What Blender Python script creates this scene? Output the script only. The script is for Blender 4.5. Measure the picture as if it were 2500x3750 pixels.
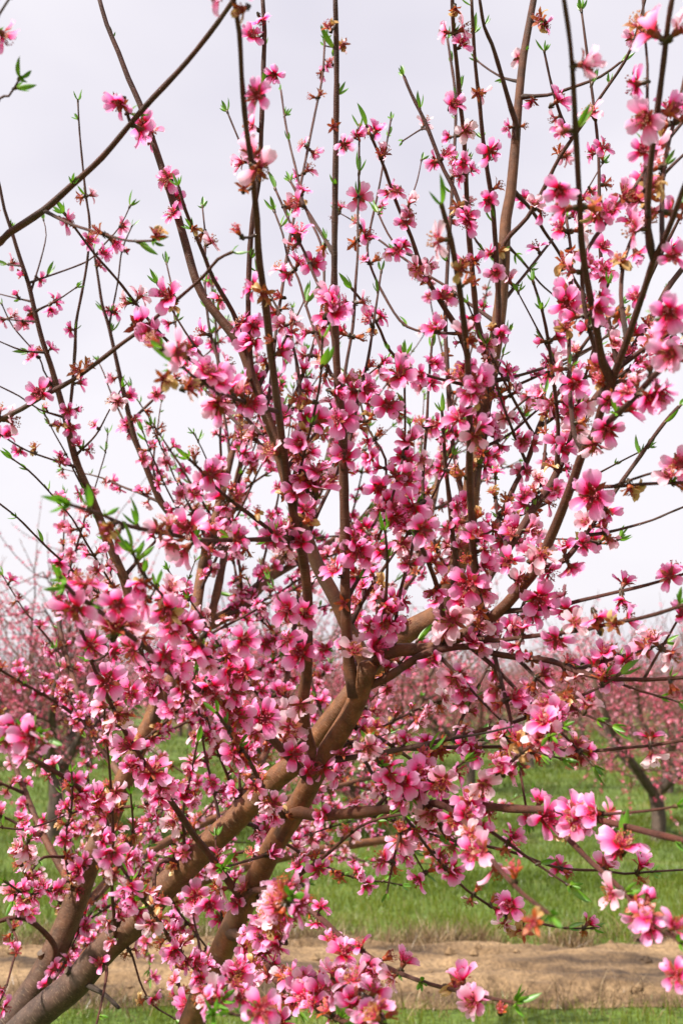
import bpy, math, random
import numpy as np
from mathutils import Vector, Matrix

random.seed(7)
RNG = np.random.default_rng(7)
for o in list(bpy.data.objects):
    bpy.data.objects.remove(o)
scene = bpy.context.scene
COL = scene.collection
R = math.radians

# ---------------------------------------------------------------- camera
CAM_H, PITCH = 1.5, R(10.5)
GW, GH = 3136.0, 4704.0              # tracing units across and down the photograph
LENS, SENS = 35.0, 24.0
F = GW * LENS / SENS
cd = bpy.data.cameras.new('camera')
cd.sensor_fit = 'HORIZONTAL'; cd.sensor_width = SENS; cd.lens = LENS
cd.clip_start = 0.05; cd.clip_end = 2000
cd.dof.use_dof = True; cd.dof.focus_distance = 1.75; cd.dof.aperture_fstop = 5.6
cam = bpy.data.objects.new('camera', cd)
cam.location = (0, 0, CAM_H); cam.rotation_euler = (R(90) + PITCH, 0, 0)
COL.objects.link(cam); scene.camera = cam
CP, SP = math.cos(PITCH), math.sin(PITCH)
CAM = np.array([0, 0, CAM_H])

def unproj(gx, gy, d):
    x = (gx - GW / 2) / F * d
    y = -(gy - GH / 2) / F * d
    return np.array([x, d * CP - y * SP, CAM_H + d * SP + y * CP])

def proj(p):
    q = np.asarray(p) - CAM
    d = q[1] * CP + q[2] * SP
    u = -q[1] * SP + q[2] * CP
    return GW / 2 + q[0] / d * F, GH / 2 - u / d * F, d

# ---------------------------------------------------------------- sky and sun
SUN_EL, SUN_AZ = R(50), R(-124)       # azimuth measured from +Y towards +X
world = bpy.data.worlds.new('World'); scene.world = world
world.use_nodes = True
nt = world.node_tree; nt.nodes.clear()
n = nt.nodes.new; L = nt.links.new
out = n('ShaderNodeOutputWorld'); bg = n('ShaderNodeBackground'); L(bg.outputs[0], out.inputs[0])
sky = n('ShaderNodeTexSky'); sky.sky_type = 'NISHITA'; sky.sun_disc = False
sky.sun_elevation = SUN_EL; sky.sun_rotation = SUN_AZ
sky.air_density = 1.2; sky.dust_density = 4.0; sky.ozone_density = 1.0
mul = n('ShaderNodeVectorMath'); mul.operation = 'SCALE'; mul.inputs['Scale'].default_value = 0.06
L(sky.outputs[0], mul.inputs[0])
tc = n('ShaderNodeTexCoord')
mp = n('ShaderNodeMapping'); mp.inputs['Scale'].default_value = (1, 1, 2.2); L(tc.outputs['Generated'], mp.inputs[0])
noi = n('ShaderNodeTexNoise'); noi.inputs['Scale'].default_value = 1.4; noi.inputs['Detail'].default_value = 4
L(mp.outputs[0], noi.inputs['Vector'])
ramp = n('ShaderNodeValToRGB'); L(noi.outputs['Fac'], ramp.inputs[0])
ramp.color_ramp.elements[0].position = 0.32; ramp.color_ramp.elements[0].color = (0.36, 0.345, 0.40, 1)
ramp.color_ramp.elements[1].position = 0.62; ramp.color_ramp.elements[1].color = (0.495, 0.475, 0.50, 1)
mx = n('ShaderNodeMix'); mx.data_type = 'RGBA'; mx.inputs['Factor'].default_value = 0.88   # thin high cloud veil
L(mul.outputs[0], mx.inputs[6]); L(ramp.outputs[0], mx.inputs[7])
L(mx.outputs[2], bg.inputs['Color']); bg.inputs['Strength'].default_value = 1.0

sd = bpy.data.lights.new('sun', 'SUN'); sd.energy = 4.5; sd.angle = R(2.0); sd.color = (1.0, 0.95, 0.87)
sun = bpy.data.objects.new('sun', sd); COL.objects.link(sun)
sdir = Vector((math.sin(SUN_AZ) * math.cos(SUN_EL), math.cos(SUN_AZ) * math.cos(SUN_EL), math.sin(SUN_EL)))
sun.rotation_euler = sdir.to_track_quat('Z', 'Y').to_euler()
sun.location = (0, 0, 20)

vs = scene.view_settings
vs.view_transform = 'Standard'; vs.look = 'None'; vs.gamma = 1.0; vs.use_curve_mapping = False; vs.exposure = 1.10
scene.render.engine = 'CYCLES'
scene.cycles.max_bounces = 12; scene.cycles.diffuse_bounces = 7; scene.cycles.transmission_bounces = 7

# ---------------------------------------------------------------- materials
def new_mat(name):
    m = bpy.data.materials.new(name); m.use_nodes = True
    m.node_tree.nodes.clear()
    return m, m.node_tree.nodes.new, m.node_tree.links.new

def ramp_node(n, stops, interp='LINEAR'):
    r = n('ShaderNodeValToRGB'); cr = r.color_ramp; cr.interpolation = interp
    while len(cr.elements) < len(stops): cr.elements.new(0.5)
    for e, (p, c) in zip(cr.elements, stops):
        e.position = p; e.color = (*c, 1)
    return r

def mathn(n, L, op, a, b=None):
    m = n('ShaderNodeMath'); m.operation = op
    for i, v in enumerate((a, b)):
        if v is None: continue
        if hasattr(v, 'links'): L(v, m.inputs[i])
        else: m.inputs[i].default_value = v
    return m.outputs[0]

def mixc(n, L, fac, a, b, mode='MIX'):
    m = n('ShaderNodeMix'); m.data_type = 'RGBA'; m.blend_type = mode
    for i, v in ((0, fac), (6, a), (7, b)):
        if hasattr(v, 'links'): L(v, m.inputs[i])
        elif isinstance(v, (int, float)): m.inputs[i].default_value = v
        else: m.inputs[i].default_value = (*v, 1)
    return m.outputs[2]

def attr_uvr(n, L):
    """per-vertex (u, v, rnd); rnd = attribute + the object's own colour value"""
    a = n('ShaderNodeAttribute'); a.attribute_name = 'puv'
    s = n('ShaderNodeSeparateXYZ'); L(a.outputs['Vector'], s.inputs[0])
    oi = n('ShaderNodeObjectInfo'); sc = n('ShaderNodeSeparateColor'); L(oi.outputs['Color'], sc.inputs[0])
    rnd = mathn(n, L, 'ADD', s.outputs[2], sc.outputs[0])
    return s.outputs[0], s.outputs[1], rnd

def thin_shader(n, L, col, transl, gloss=0.05, rough=0.45, tcol=None):
    d = n('ShaderNodeBsdfDiffuse'); t = n('ShaderNodeBsdfTranslucent'); g = n('ShaderNodeBsdfGlossy')
    L(col, d.inputs[0]); L(tcol if tcol is not None else col, t.inputs[0]); g.inputs['Roughness'].default_value = rough
    m1 = n('ShaderNodeMixShader'); m1.inputs[0].default_value = transl
    L(d.outputs[0], m1.inputs[1]); L(t.outputs[0], m1.inputs[2])
    m2 = n('ShaderNodeMixShader'); m2.inputs[0].default_value = gloss
    L(m1.outputs[0], m2.inputs[1]); L(g.outputs[0], m2.inputs[2])
    o = n('ShaderNodeOutputMaterial'); L(m2.outputs[0], o.inputs[0])

def petal_material():
    m, n, L = new_mat('petal')
    u, v, rnd = attr_uvr(n, L)
    deep = ramp_node(n, [(0.0, (0.36, 0.003, 0.004)), (0.16, (0.58, 0.005, 0.02)), (0.28, (0.86, 0.015, 0.13)), (0.42, (0.96, 0.11, 0.39)), (0.65, (0.98, 0.29, 0.62)), (1.0, (0.985, 0.55, 0.80))])
    pale = ramp_node(n, [(0.0, (0.70, 0.03, 0.08)), (0.2, (0.86, 0.22, 0.36)), (0.45, (0.95, 0.58, 0.66)), (1.0, (0.96, 0.77, 0.81))])
    # streaks along the petal
    w = mathn(n, L, 'SINE', mathn(n, L, 'MULTIPLY', v, 34.0))
    un = mathn(n, L, 'ADD', u, mathn(n, L, 'MULTIPLY', w, 0.022))
    tcn = n('ShaderNodeTexCoord')
    no = n('ShaderNodeTexNoise'); no.inputs['Scale'].default_value = 120; no.inputs['Detail'].default_value = 2
    L(tcn.outputs['Object'], no.inputs['Vector'])
    un = mathn(n, L, 'ADD', un, mathn(n, L, 'MULTIPLY', mathn(n, L, 'SUBTRACT', no.outputs['Fac'], 0.5), 0.22))
    L(un, deep.inputs[0]); L(un, pale.inputs[0])
    mr = n('ShaderNodeMapRange'); mr.inputs[1].default_value = 0.50; mr.inputs[2].default_value = 1.0
    mr.inputs[3].default_value = 0.0; mr.inputs[4].default_value = 1.0; L(rnd, mr.inputs[0])
    c = mixc(n, L, mr.outputs[0], deep.outputs[0], pale.outputs[0])
    thin_shader(n, L, c, 0.58, 0.02, 0.4)
    return m

def simple_thin(name, stops, transl, use='u', noise=0.15, scale=200, gloss=0.04):
    m, n, L = new_mat(name)
    u, v, rnd = attr_uvr(n, L)
    src = {'u': u, 'r': rnd}[use]
    tcn = n('ShaderNodeTexCoord')
    no = n('ShaderNodeTexNoise'); no.inputs['Scale'].default_value = scale; no.inputs['Detail'].default_value = 2
    L(tcn.outputs['Object'], no.inputs['Vector'])
    f = mathn(n, L, 'ADD', src, mathn(n, L, 'MULTIPLY', mathn(n, L, 'SUBTRACT', no.outputs['Fac'], 0.5), noise * 2))
    if use == 'u':
        f = mathn(n, L, 'ADD', f, mathn(n, L, 'MULTIPLY', mathn(n, L, 'SUBTRACT', rnd, 0.5), 0.35))
    rp = ramp_node(n, stops); L(f, rp.inputs[0])
    thin_shader(n, L, rp.outputs[0], transl, gloss)
    return m

def bark_material(name, thin, mid, thick, k=1.0):
    m, n, L = new_mat(name)
    a = n('ShaderNodeAttribute'); a.attribute_name = 'puv'
    s = n('ShaderNodeSeparateXYZ'); L(a.outputs['Vector'], s.inputs[0])
    rp = ramp_node(n, [(0.0, thin), (0.16, thin), (0.42, mid), (0.74, mid), (1.0, thick)])
    L(mathn(n, L, 'MULTIPLY', s.outputs[2], 30.0), rp.inputs[0])       # radius 0..33 mm
    tcn = n('ShaderNodeTexCoord')
    n1 = n('ShaderNodeTexNoise'); n1.inputs['Scale'].default_value = 38 * k; n1.inputs['Detail'].default_value = 6
    n1.inputs['Roughness'].default_value = 0.65
    L(tcn.outputs['Object'], n1.inputs['Vector'])
    c = mixc(n, L, 1.0, rp.outputs[0], ramp_out(n, L, n1.outputs['Fac'], [(0.3, (0.42, 0.40, 0.40)), (0.7, (1.40, 1.36, 1.30))]), 'MULTIPLY')
    # lenticels: short pale flecks running round the stem
    cb = n('ShaderNodeCombineXYZ'); L(mathn(n, L, 'MULTIPLY', s.outputs[0], 3.2), cb.inputs[0])
    L(mathn(n, L, 'MULTIPLY', s.outputs[1], 190.0), cb.inputs[1])
    n2 = n('ShaderNodeTexNoise'); n2.inputs['Scale'].default_value = 3.0; n2.inputs['Detail'].default_value = 2
    L(cb.outputs[0], n2.inputs['Vector'])
    fl = ramp_out(n, L, n2.outputs['Fac'], [(0.60, (0, 0, 0)), (0.70, (1, 1, 1))])
    c = mixc(n, L, mathn(n, L, 'MULTIPLY', fl, 0.75), c, mixc(n, L, 0.55, c, (0.46, 0.32, 0.20)))
    # grey weathered blotches
    n3 = n('ShaderNodeTexNoise'); n3.inputs['Scale'].default_value = 9 * k; n3.inputs['Detail'].default_value = 5
    L(tcn.outputs['Object'], n3.inputs['Vector'])
    g = ramp_out(n, L, n3.outputs['Fac'], [(0.55, (0, 0, 0)), (0.75, (1, 1, 1))])
    c = mixc(n, L, mathn(n, L, 'MULTIPLY', g, 0.35), c, (0.17, 0.135, 0.115))
    # dark wrinkled bark collar where a branch leaves its parent
    mr = n('ShaderNodeMapRange'); mr.inputs[1].default_value = 0.010; mr.inputs[2].default_value = 0.045; mr.inputs[3].default_value = 1.0; mr.inputs[4].default_value = 0.0
    L(mathn(n, L, 'ADD', s.outputs[1], mathn(n, L, 'MULTIPLY', mathn(n, L, 'SUBTRACT', n1.outputs['Fac'], .5), .05)), mr.inputs[0])
    c = mixc(n, L, mathn(n, L, 'MULTIPLY', mr.outputs[0], .6), c, (0.035, 0.022, 0.016))
    b = n('ShaderNodeBsdfPrincipled'); L(c, b.inputs['Base Color']); b.inputs['Roughness'].default_value = 0.62
    b.inputs['Specular IOR Level'].default_value = 0.35
    bp = n('ShaderNodeBump'); bp.inputs['Strength'].default_value = 0.8; bp.inputs['Distance'].default_value = 0.003
    L(mathn(n, L, 'ADD', n1.outputs['Fac'], mathn(n, L, 'MULTIPLY', n2.outputs['Fac'], 0.7)), bp.inputs['Height'])
    L(bp.outputs[0], b.inputs['Normal'])
    o = n('ShaderNodeOutputMaterial'); L(b.outputs[0], o.inputs[0])
    return m

def ramp_out(n, L, fac, stops):
    r = ramp_node(n, stops); L(fac, r.inputs[0]); return r.outputs[0]

M = {}
M['petal'] = petal_material()
M['calyx'] = simple_thin('calyx', [(0.0, (0.055, 0.035, 0.016)), (0.35, (0.16, 0.035, 0.018)), (0.8, (0.30, 0.055, 0.022)), (1.0, (0.26, 0.09, 0.04))], 0.15)
M['throat'] = simple_thin('throat', [(0.0, (0.30, 0.012, 0.012)), (1.0, (0.48, 0.016, 0.03))], 0.2)
M['stamen'] = simple_thin('stamen', [(0.0, (0.42, 0.01, 0.05)), (0.7, (0.66, 0.06, 0.16)), (0.9, (0.30, 0.03, 0.02)), (1.0, (0.36, 0.12, 0.02))], 0.3, noise=0.02)
M['spent'] = simple_thin('spent_sepal', [(0.0, (0.10, 0.04, 0.015)), (0.35, (0.44, 0.06, 0.012)), (0.75, (0.42, 0.11, 0.03)), (1.0, (0.28, 0.13, 0.05))], 0.3)
M['wither'] = simple_thin('withered_petal', [(0.0, (0.34, 0.10, 0.03)), (0.4, (0.52, 0.27, 0.09)), (1.0, (0.66, 0.45, 0.20))], 0.4)
M['leaf'] = simple_thin('leaf', [(0.0, (0.26, 0.36, 0.03)), (0.3, (0.15, 0.34, 0.012)), (0.75, (0.085, 0.24, 0.012)), (1.0, (0.13, 0.22, 0.02))], 0.42, gloss=0.07)
M['scale'] = simple_thin('bud_scale', [(0.0, (0.03, 0.018, 0.010)), (0.5, (0.075, 0.042, 0.020)), (1.0, (0.13, 0.075, 0.035))], 0.0)
M['bark'] = bark_material('bark', (0.080, 0.022, 0.014), (0.165, 0.066, 0.026), (0.070, 0.041, 0.032))
M['dead'] = bark_material('dead_bark', (0.035, 0.022, 0.015), (0.045, 0.029, 0.02), (0.05, 0.034, 0.025))
M['cut'] = simple_thin('cut_wood', [(0.0, (0.10, 0.07, 0.05)), (1.0, (0.22, 0.15, 0.10))], 0.0)
M['farbark'] = bark_material('far_bark', (0.105, 0.042, 0.028), (0.10, 0.055, 0.038), (0.085, 0.06, 0.047), 0.6)
M['grass'] = simple_thin('grass', [(0.0, (0.045, 0.080, 0.003)), (0.45, (0.105, 0.150, 0.004)), (0.8, (0.185, 0.20, 0.012)), (0.93, (0.22, 0.20, 0.05)), (1.0, (0.32, 0.24, 0.11))], 0.35, use='r', noise=0.05, scale=8)
M['straw'] = simple_thin('straw', [(0.0, (0.10, 0.06, 0.03)), (0.5, (0.22, 0.14, 0.07)), (1.0, (0.36, 0.26, 0.14))], 0.2, use='r', noise=0.05, scale=8)
M['farpetal'] = simple_thin('far_petal', [(0.0, (0.50, 0.01, 0.08)), (0.35, (0.88, 0.11, 0.24)), (0.7, (0.94, 0.32, 0.46)), (1.0, (0.96, 0.56, 0.66))], 0.4, use='r', noise=0.05, scale=30)
M['farspent'] = simple_thin('far_spent', [(0.0, (0.28, 0.08, 0.035)), (0.6, (0.54, 0.19, 0.11)), (1.0, (0.74, 0.32, 0.26))], 0.35, use='r', noise=0.05, scale=30)

def ground_material():
    m, n, L = new_mat('ground')
    tcn = n('ShaderNodeTexCoord')
    n1 = n('ShaderNodeTexNoise'); n1.inputs['Scale'].default_value = 1.3; n1.inputs['Detail'].default_value = 8; L(tcn.outputs['Object'], n1.inputs['Vector'])
    n2 = n('ShaderNodeTexNoise'); n2.inputs['Scale'].default_value = 22; n2.inputs['Detail'].default_value = 6; L(tcn.outputs['Object'], n2.inputs['Vector'])
    c1 = ramp_out(n, L, n1.outputs['Fac'], [(0.3, (0.060, 0.105, 0.014)), (0.55, (0.10, 0.16, 0.02)), (0.72, (0.17, 0.17, 0.05))])
    c2 = ramp_out(n, L, n2.outputs['Fac'], [(0.3, (0.55, 0.55, 0.5)), (0.7, (1.3, 1.25, 1.2))])
    c = mixc(n, L, 1.0, c1, c2, 'MULTIPLY')
    b = n('ShaderNodeBsdfPrincipled'); L(c, b.inputs['Base Color']); b.inputs['Roughness'].default_value = 0.95
    bp = n('ShaderNodeBump'); bp.inputs['Distance'].default_value = 0.04; L(n2.outputs['Fac'], bp.inputs['Height']); L(bp.outputs[0], b.inputs['Normal'])
    o = n('ShaderNodeOutputMaterial'); L(b.outputs[0], o.inputs[0])
    return m

def dirt_material():
    m, n, L = new_mat('dirt')
    tcn = n('ShaderNodeTexCoord')
    mp = n('ShaderNodeMapping'); mp.inputs['Scale'].default_value = (0.6, 2.0, 2.0); L(tcn.outputs['Object'], mp.inputs[0])
    n1 = n('ShaderNodeTexNoise'); n1.inputs['Scale'].default_value = 2.2; n1.inputs['Detail'].default_value = 8; L(mp.outputs[0], n1.inputs['Vector'])
    n2 = n('ShaderNodeTexNoise'); n2.inputs['Scale'].default_value = 45; n2.inputs['Detail'].default_value = 6; L(tcn.outputs['Object'], n2.inputs['Vector'])
    c1 = ramp_out(n, L, n1.outputs['Fac'], [(0.36, (0.06, 0.035, 0.018)), (0.48, (0.16, 0.098, 0.048)), (0.64, (0.27, 0.175, 0.09))])
    c2 = ramp_out(n, L, n2.outputs['Fac'], [(0.3, (0.62, 0.6, 0.58)), (0.65, (1.2, 1.2, 1.2))])
    c = mixc(n, L, 1.0, c1, c2, 'MULTIPLY')
    b = n('ShaderNodeBsdfPrincipled'); L(c, b.inputs['Base Color']); b.inputs['Roughness'].default_value = 0.95
    bp = n('ShaderNodeBump'); bp.inputs['Distance'].default_value = 0.02; L(n2.outputs['Fac'], bp.inputs['Height']); L(bp.outputs[0], b.inputs['Normal'])
    o = n('ShaderNodeOutputMaterial'); L(b.outputs[0], o.inputs[0])
    return m
M['ground'] = ground_material(); M['dirt'] = dirt_material()

# ---------------------------------------------------------------- geometry collector
class Geo:
    def __init__(s):
        s.v, s.uv, s.loops, s.tot, s.mi, s.nv = [], [], [], [], [], 0
    def add(s, V, faces, UV, mat, rnd=None):
        """V (n,3); faces = (k,m) int array, m = 3 or 4; UV (n,3)"""
        s.v.append(V)
        U = np.array(UV, dtype=np.float32)
        if rnd is not None: U = U.copy(); U[:, 2] = rnd
        s.uv.append(U)
        s.loops.append((faces + s.nv).ravel()); s.tot.append(np.full(len(faces), faces.shape[1])); s.mi.append(np.full(len(faces), mat))
        s.nv += len(V)
    def mesh(s, name, mats, smooth=True):
        me = bpy.data.meshes.new(name)
        V = np.concatenate(s.v).astype(np.float32); Lp = np.concatenate(s.loops).astype(np.int32); T = np.concatenate(s.tot).astype(np.int32)
        me.vertices.add(len(V)); me.vertices.foreach_set('co', V.ravel())
        me.loops.add(len(Lp)); me.loops.foreach_set('vertex_index', Lp)
        me.polygons.add(len(T))
        st = np.zeros(len(T), np.int32); st[1:] = np.cumsum(T)[:-1]
        me.polygons.foreach_set('loop_start', st)
        me.polygons.foreach_set('material_index', np.concatenate(s.mi).astype(np.int32))
        me.polygons.foreach_set('use_smooth', np.full(len(T), smooth))
        a = me.attributes.new('puv', 'FLOAT_VECTOR', 'POINT')
        a.data.foreach_set('vector', np.concatenate(s.uv).astype(np.float32).ravel())
        for m in mats: me.materials.append(M[m])
        me.update(calc_edges=True)
        me.validate(clean_customdata=False)
        return me

def link(name, data, parent=None, **props):
    o = bpy.data.objects.new(name, data); COL.objects.link(o)
    if parent is not None: o.parent = parent
    for k, v in props.items(): o[k] = v
    o.color = (0, 0, 0, 1)
    return o

def norm(a):
    a = np.asarray(a, float); return a / max(np.linalg.norm(a), 1e-9)

def frame(z, spin=0.0):
    z = norm(z); t = np.array([0, 0, 1.0]) if abs(z[2]) < 0.9 else np.array([1.0, 0, 0])
    x = norm(np.cross(t, z)); y = np.cross(z, x)
    c, s_ = math.cos(spin), math.sin(spin)
    return np.column_stack([x * c + y * s_, -x * s_ + y * c, z])

def tube(P, rad, sides, cap=True, bump=0.0, seed=0):
    """swept tube along points P (n,3), radius per point -> V, quads, UV(angle, length, radius)"""
    P = np.asarray(P, float); nP = len(P)
    T = np.gradient(P, axis=0); T /= np.linalg.norm(T, axis=1)[:, None] + 1e-12
    up = np.array([0.31, 0.2, 0.93]); nrm = norm(np.cross(T[0], np.cross(up, T[0]) + 1e-6))
    N = np.zeros((nP, 3)); N[0] = nrm
    for i in range(1, nP):
        v = N[i - 1] - T[i] * np.dot(N[i - 1], T[i]); N[i] = norm(v)
    B = np.cross(T, N)
    ang = np.linspace(0, 2 * np.pi, sides, endpoint=False)
    rr = np.asarray(rad)[:, None] * np.ones(sides)
    if bump:
        rs = np.random.default_rng(seed)
        k = rs.normal(size=(nP, sides)); k = (k + np.roll(k, 1, 1)) / 1.4; k = (k + np.roll(k, 1, 0) + np.roll(k, 2, 0) + np.roll(k, 3, 0) + np.roll(k, 4, 0)) / 2.2
        rr = rr * (1 + bump * k)
    V = P[:, None, :] + rr[:, :, None] * (np.cos(ang)[None, :, None] * N[:, None, :] + np.sin(ang)[None, :, None] * B[:, None, :])
    V = V.reshape(-1, 3)
    ln = np.concatenate([[0], np.cumsum(np.linalg.norm(np.diff(P, axis=0), axis=1))])
    UV = np.stack([np.tile(np.cos(ang), nP), np.repeat(ln, sides), np.repeat(np.asarray(rad), sides)], 1)
    i = np.arange(nP - 1)[:, None] * sides; j = np.arange(sides)[None, :]; j2 = (j + 1) % sides
    Q = np.stack([i + j, i + j2, i + sides + j2, i + sides + j], -1).reshape(-1, 4)
    return V, Q, UV, T

def add_tube(g, P, rad, sides, mat=0, bump=0.0, seed=0, cap=True, uvr=None):
    V, Q, UV, T = tube(P, rad, sides, bump=bump, seed=seed)
    if uvr is not None: UV[:, 2] = uvr
    if cap:
        n0 = len(V); V = np.vstack([V, P[-1] + T[-1] * rad[-1] * 0.6]); UV = np.vstack([UV, UV[-1]])
        j = np.arange(sides); b = n0 - sides
        g.add(V, Q, UV, mat)
        tri = np.stack([b + j, b + (j + 1) % sides, np.full(sides, n0)], 1)
        g.loops.append((tri + g.nv - len(V)).ravel()); g.tot.append(np.full(sides, 3)); g.mi.append(np.full(sides, mat))
    else:
        g.add(V, Q, UV, mat)

def smooth_path(P, step):
    """Catmull-Rom through P (n,k), resampled at about `step` of 3-D length (first 3 columns)"""
    P = np.asarray(P, float)
    if len(P) == 2: P = np.vstack([P[0], (P[0] + P[1]) / 2, P[1]])
    E = np.vstack([2 * P[0] - P[1], P, 2 * P[-1] - P[-2]])
    out = []
    for i in range(1, len(E) - 2):
        a, b, c, d = E[i - 1], E[i], E[i + 1], E[i + 2]
        m = max(2, int(np.linalg.norm((c - b)[:3]) / step))
        t = np.linspace(0, 1, m, endpoint=False)[:, None]
        out.append(0.5 * ((2 * b) + (c - a) * t + (2 * a - 5 * b + 4 * c - d) * t ** 2 + (3 * b - a - 3 * c + d) * t ** 3))
    out.append(E[-2][None])
    return np.vstack(out)

# ================================================================ GROUND
me = bpy.data.meshes.new('ground')
me.from_pydata([(-500, -60, 0), (500, -60, 0), (500, 900, 0), (-500, 900, 0)], [], [(0, 1, 2, 3)]); me.materials.append(M['ground'])
link('ground', me, kind='structure')

def vnoise(x, y, seed):
    """cheap smooth value noise"""
    rs = np.random.default_rng(seed); G = rs.random((64, 64))
    xi, yi = np.floor(x).astype(int), np.floor(y).astype(int); fx, fy = x - xi, y - yi
    fx = fx * fx * (3 - 2 * fx); fy = fy * fy * (3 - 2 * fy)
    g = lambda a, b: G[a % 64, b % 64]
    return (g(xi, yi) * (1 - fx) + g(xi + 1, yi) * fx) * (1 - fy) + (g(xi, yi + 1) * (1 - fx) + g(xi + 1, yi + 1) * fx) * fy

DIRT0, DIRT1 = 5.26, 6.42            # the bare wheel track
def dirt_edges(x):
    return (DIRT0 + 0.22 * (vnoise(x * 0.9, x * 0 + 3.3, 5) - 0.5) + 0.12 * (vnoise(x * 4, x * 0 + 7.1, 6) - 0.5),
            DIRT1 + 0.20 * (vnoise(x * 0.8, x * 0 + 1.3, 8) - 0.5) + 0.16 * (vnoise(x * 3.5, x * 0 + 2.7, 9) - 0.5))
xs = np.arange(-5, 5.01, 0.035); nyd = 46
e0, e1 = dirt_edges(xs)
tt = np.linspace(0, 1, nyd)
X = np.repeat(xs[:, None], nyd, 1); Y = e0[:, None] * (1 - tt) + e1[:, None] * tt
Zr = 0.060 * vnoise(X * 1.4, Y * 6, 11) + 0.040 * vnoise(X * 5, Y * 14, 12) + 0.018 * vnoise(X * 20, Y * 24, 13)
edge = np.minimum(tt, 1 - tt); Z = 0.004 + Zr * np.clip(edge * 7, 0, 1)
V = np.stack([X, Y, Z], -1).reshape(-1, 3)
i = np.arange(len(xs) - 1)[:, None] * nyd; j = np.arange(nyd - 1)[None, :]
Q = np.stack([i + j, i + nyd + j, i + nyd + j + 1, i + j + 1], -1).reshape(-1, 4)
g = Geo(); g.add(V, Q, np.zeros((len(V), 3)), 0)
link('dirt_track', g.mesh('dirt_track', ['dirt']), kind='structure')

g = Geo()                             # clods on the bare track
ico = np.array([(0, 0, 1), (.9, 0, .3), (.28, .85, .3), (-.72, .53, .3), (-.72, -.53, .3), (.28, -.85, .3), (.5, .5, -.4), (-.5, .4, -.4), (-.4, -.5, -.4), (.6, -.4, -.4)], float)
icf = np.array([(0, 1, 2), (0, 2, 3), (0, 3, 4), (0, 4, 5), (0, 5, 1), (1, 6, 2), (2, 6, 7), (2, 7, 3), (3, 7, 8), (3, 8, 4), (4, 8, 9), (4, 9, 5), (5, 9, 1), (1, 9, 6)])
for k in range(420):
    x = RNG.uniform(-3.6, 3.6); y = RNG.uniform(DIRT0 + .05, DIRT1)
    s = 0.006 + 0.034 * RNG.random() ** 4
    V = ico * s * RNG.uniform(.6, 1.3, (10, 3)) + (x, y, 0.045 + s * .3)
    g.add(V, icf, np.zeros((10, 3)), 0)
link('soil_clods', g.mesh('soil_clods', ['dirt'], False), kind='stuff', label='scattered brown soil clods on the bare dirt track', category='soil')

def blades(name, X, Y, hgt, wid, lean, rnd, mat, segs=2, lie=0.0, z0=0.0):
    nB = len(X); ang = RNG.uniform(0, 2 * np.pi, nB); la = RNG.uniform(0, 2 * np.pi, nB)
    wx, wy = np.cos(ang) * wid / 2, np.sin(ang) * wid / 2
    lx, ly = np.cos(la) * lean * hgt, np.sin(la) * lean * hgt
    hz = hgt * np.sqrt(np.clip(1 - lean ** 2, 0.05, 1)) * (1 - lie)
    rows = []
    for k in range(segs):
        t = k / segs; w = 1 - 0.35 * t
        for sgn in (-1, 1):
            rows.append(np.stack([X + lx * t * t + sgn * wx * w, Y + ly * t * t + sgn * wy * w, z0 + hz * t], -1))
    rows.append(np.stack([X + lx, Y + ly, z0 + hz], -1))
    k = len(rows); V = np.stack(rows, 1).reshape(-1, 3)
    b = np.arange(nB)[:, None] * k
    g = Geo(); UV = np.zeros((len(V), 3)); UV[:, 2] = np.repeat(rnd, k)
    g.add(V, (b + np.array([[2 * segs - 2, 2 * segs - 1, 2 * segs]])), UV, 0)
    for q in range(segs - 1):
        F4 = b + np.array([[2 * q, 2 * q + 1, 2 * q + 3, 2 * q + 2]])
        g.loops.append(F4.ravel()); g.tot.append(np.full(nB, 4)); g.mi.append(np.zeros(nB, int))
    return g.mesh(name, [mat], False)

def scatter(y0, y1, dens, xpad=0.7):
    A = 0.36 * y1 + xpad; nB = int((y1 - y0) * 2 * A * dens)
    X = RNG.uniform(-A, A, nB); Y = RNG.uniform(y0, y1, nB)
    keep = np.abs(X) < 0.36 * Y + xpad
    return X[keep], Y[keep]

gx, gy, gh, gr = [], [], [], []
for y0, y1, dn, h in ((4.2, 5.6, 2600, .09), (5.6, 9.0, 2100, .10), (9.0, 13.0, 900, .10), (13.0, 24.0, 210, .12), (24.0, 48.0, 50, .16)):
    x, y = scatter(y0, y1, dn)
    a, b = dirt_edges(x)
    patch = vnoise(x * 1.6 + 9, y * 1.6, 21) * .6 + vnoise(x * 5, y * 5, 22) * .4
    k = ((y < a + RNG.normal(0, .05, len(x))) | (y > b - .02 + np.abs(RNG.normal(0, .08, len(x)))))
    worn = np.exp(-((y - 9.25) / 0.28) ** 2) * (0.35 + 0.65 * vnoise(x * .8, y * 2, 23))
    k |= (y > a) & (y < b) & (vnoise(x * 2.6, y * 5, 41) > .74) & (RNG.random(len(x)) < .16)
    k &= RNG.random(len(x)) > worn * .8
    k &= RNG.random(len(x)) < 0.35 + 1.1 * patch
    x, y, patch, worn = x[k], y[k], patch[k], worn[k]
    gx.append(x); gy.append(y); gh.append(h * RNG.uniform(.45, 1.25, len(x)) * (0.55 + .75 * patch))
    gr.append(np.clip(0.12 + 0.55 * vnoise(x * .7, y * 1.2, 24) + RNG.normal(0, .13, len(x)) + worn * .3 + (RNG.random(len(x)) < .05) * .4, 0, 1))
gx, gy, gh, gr = map(np.concatenate, (gx, gy, gh, gr))
wid = 0.0030 + 0.0006 * np.clip(gy - 5, 0, 40)
link('grass', blades('grass', gx, gy, gh, wid, RNG.uniform(.1, .85, len(gx)), gr, 'grass'), kind='stuff', label='short green grass carpeting the orchard alley', category='grass')
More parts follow.
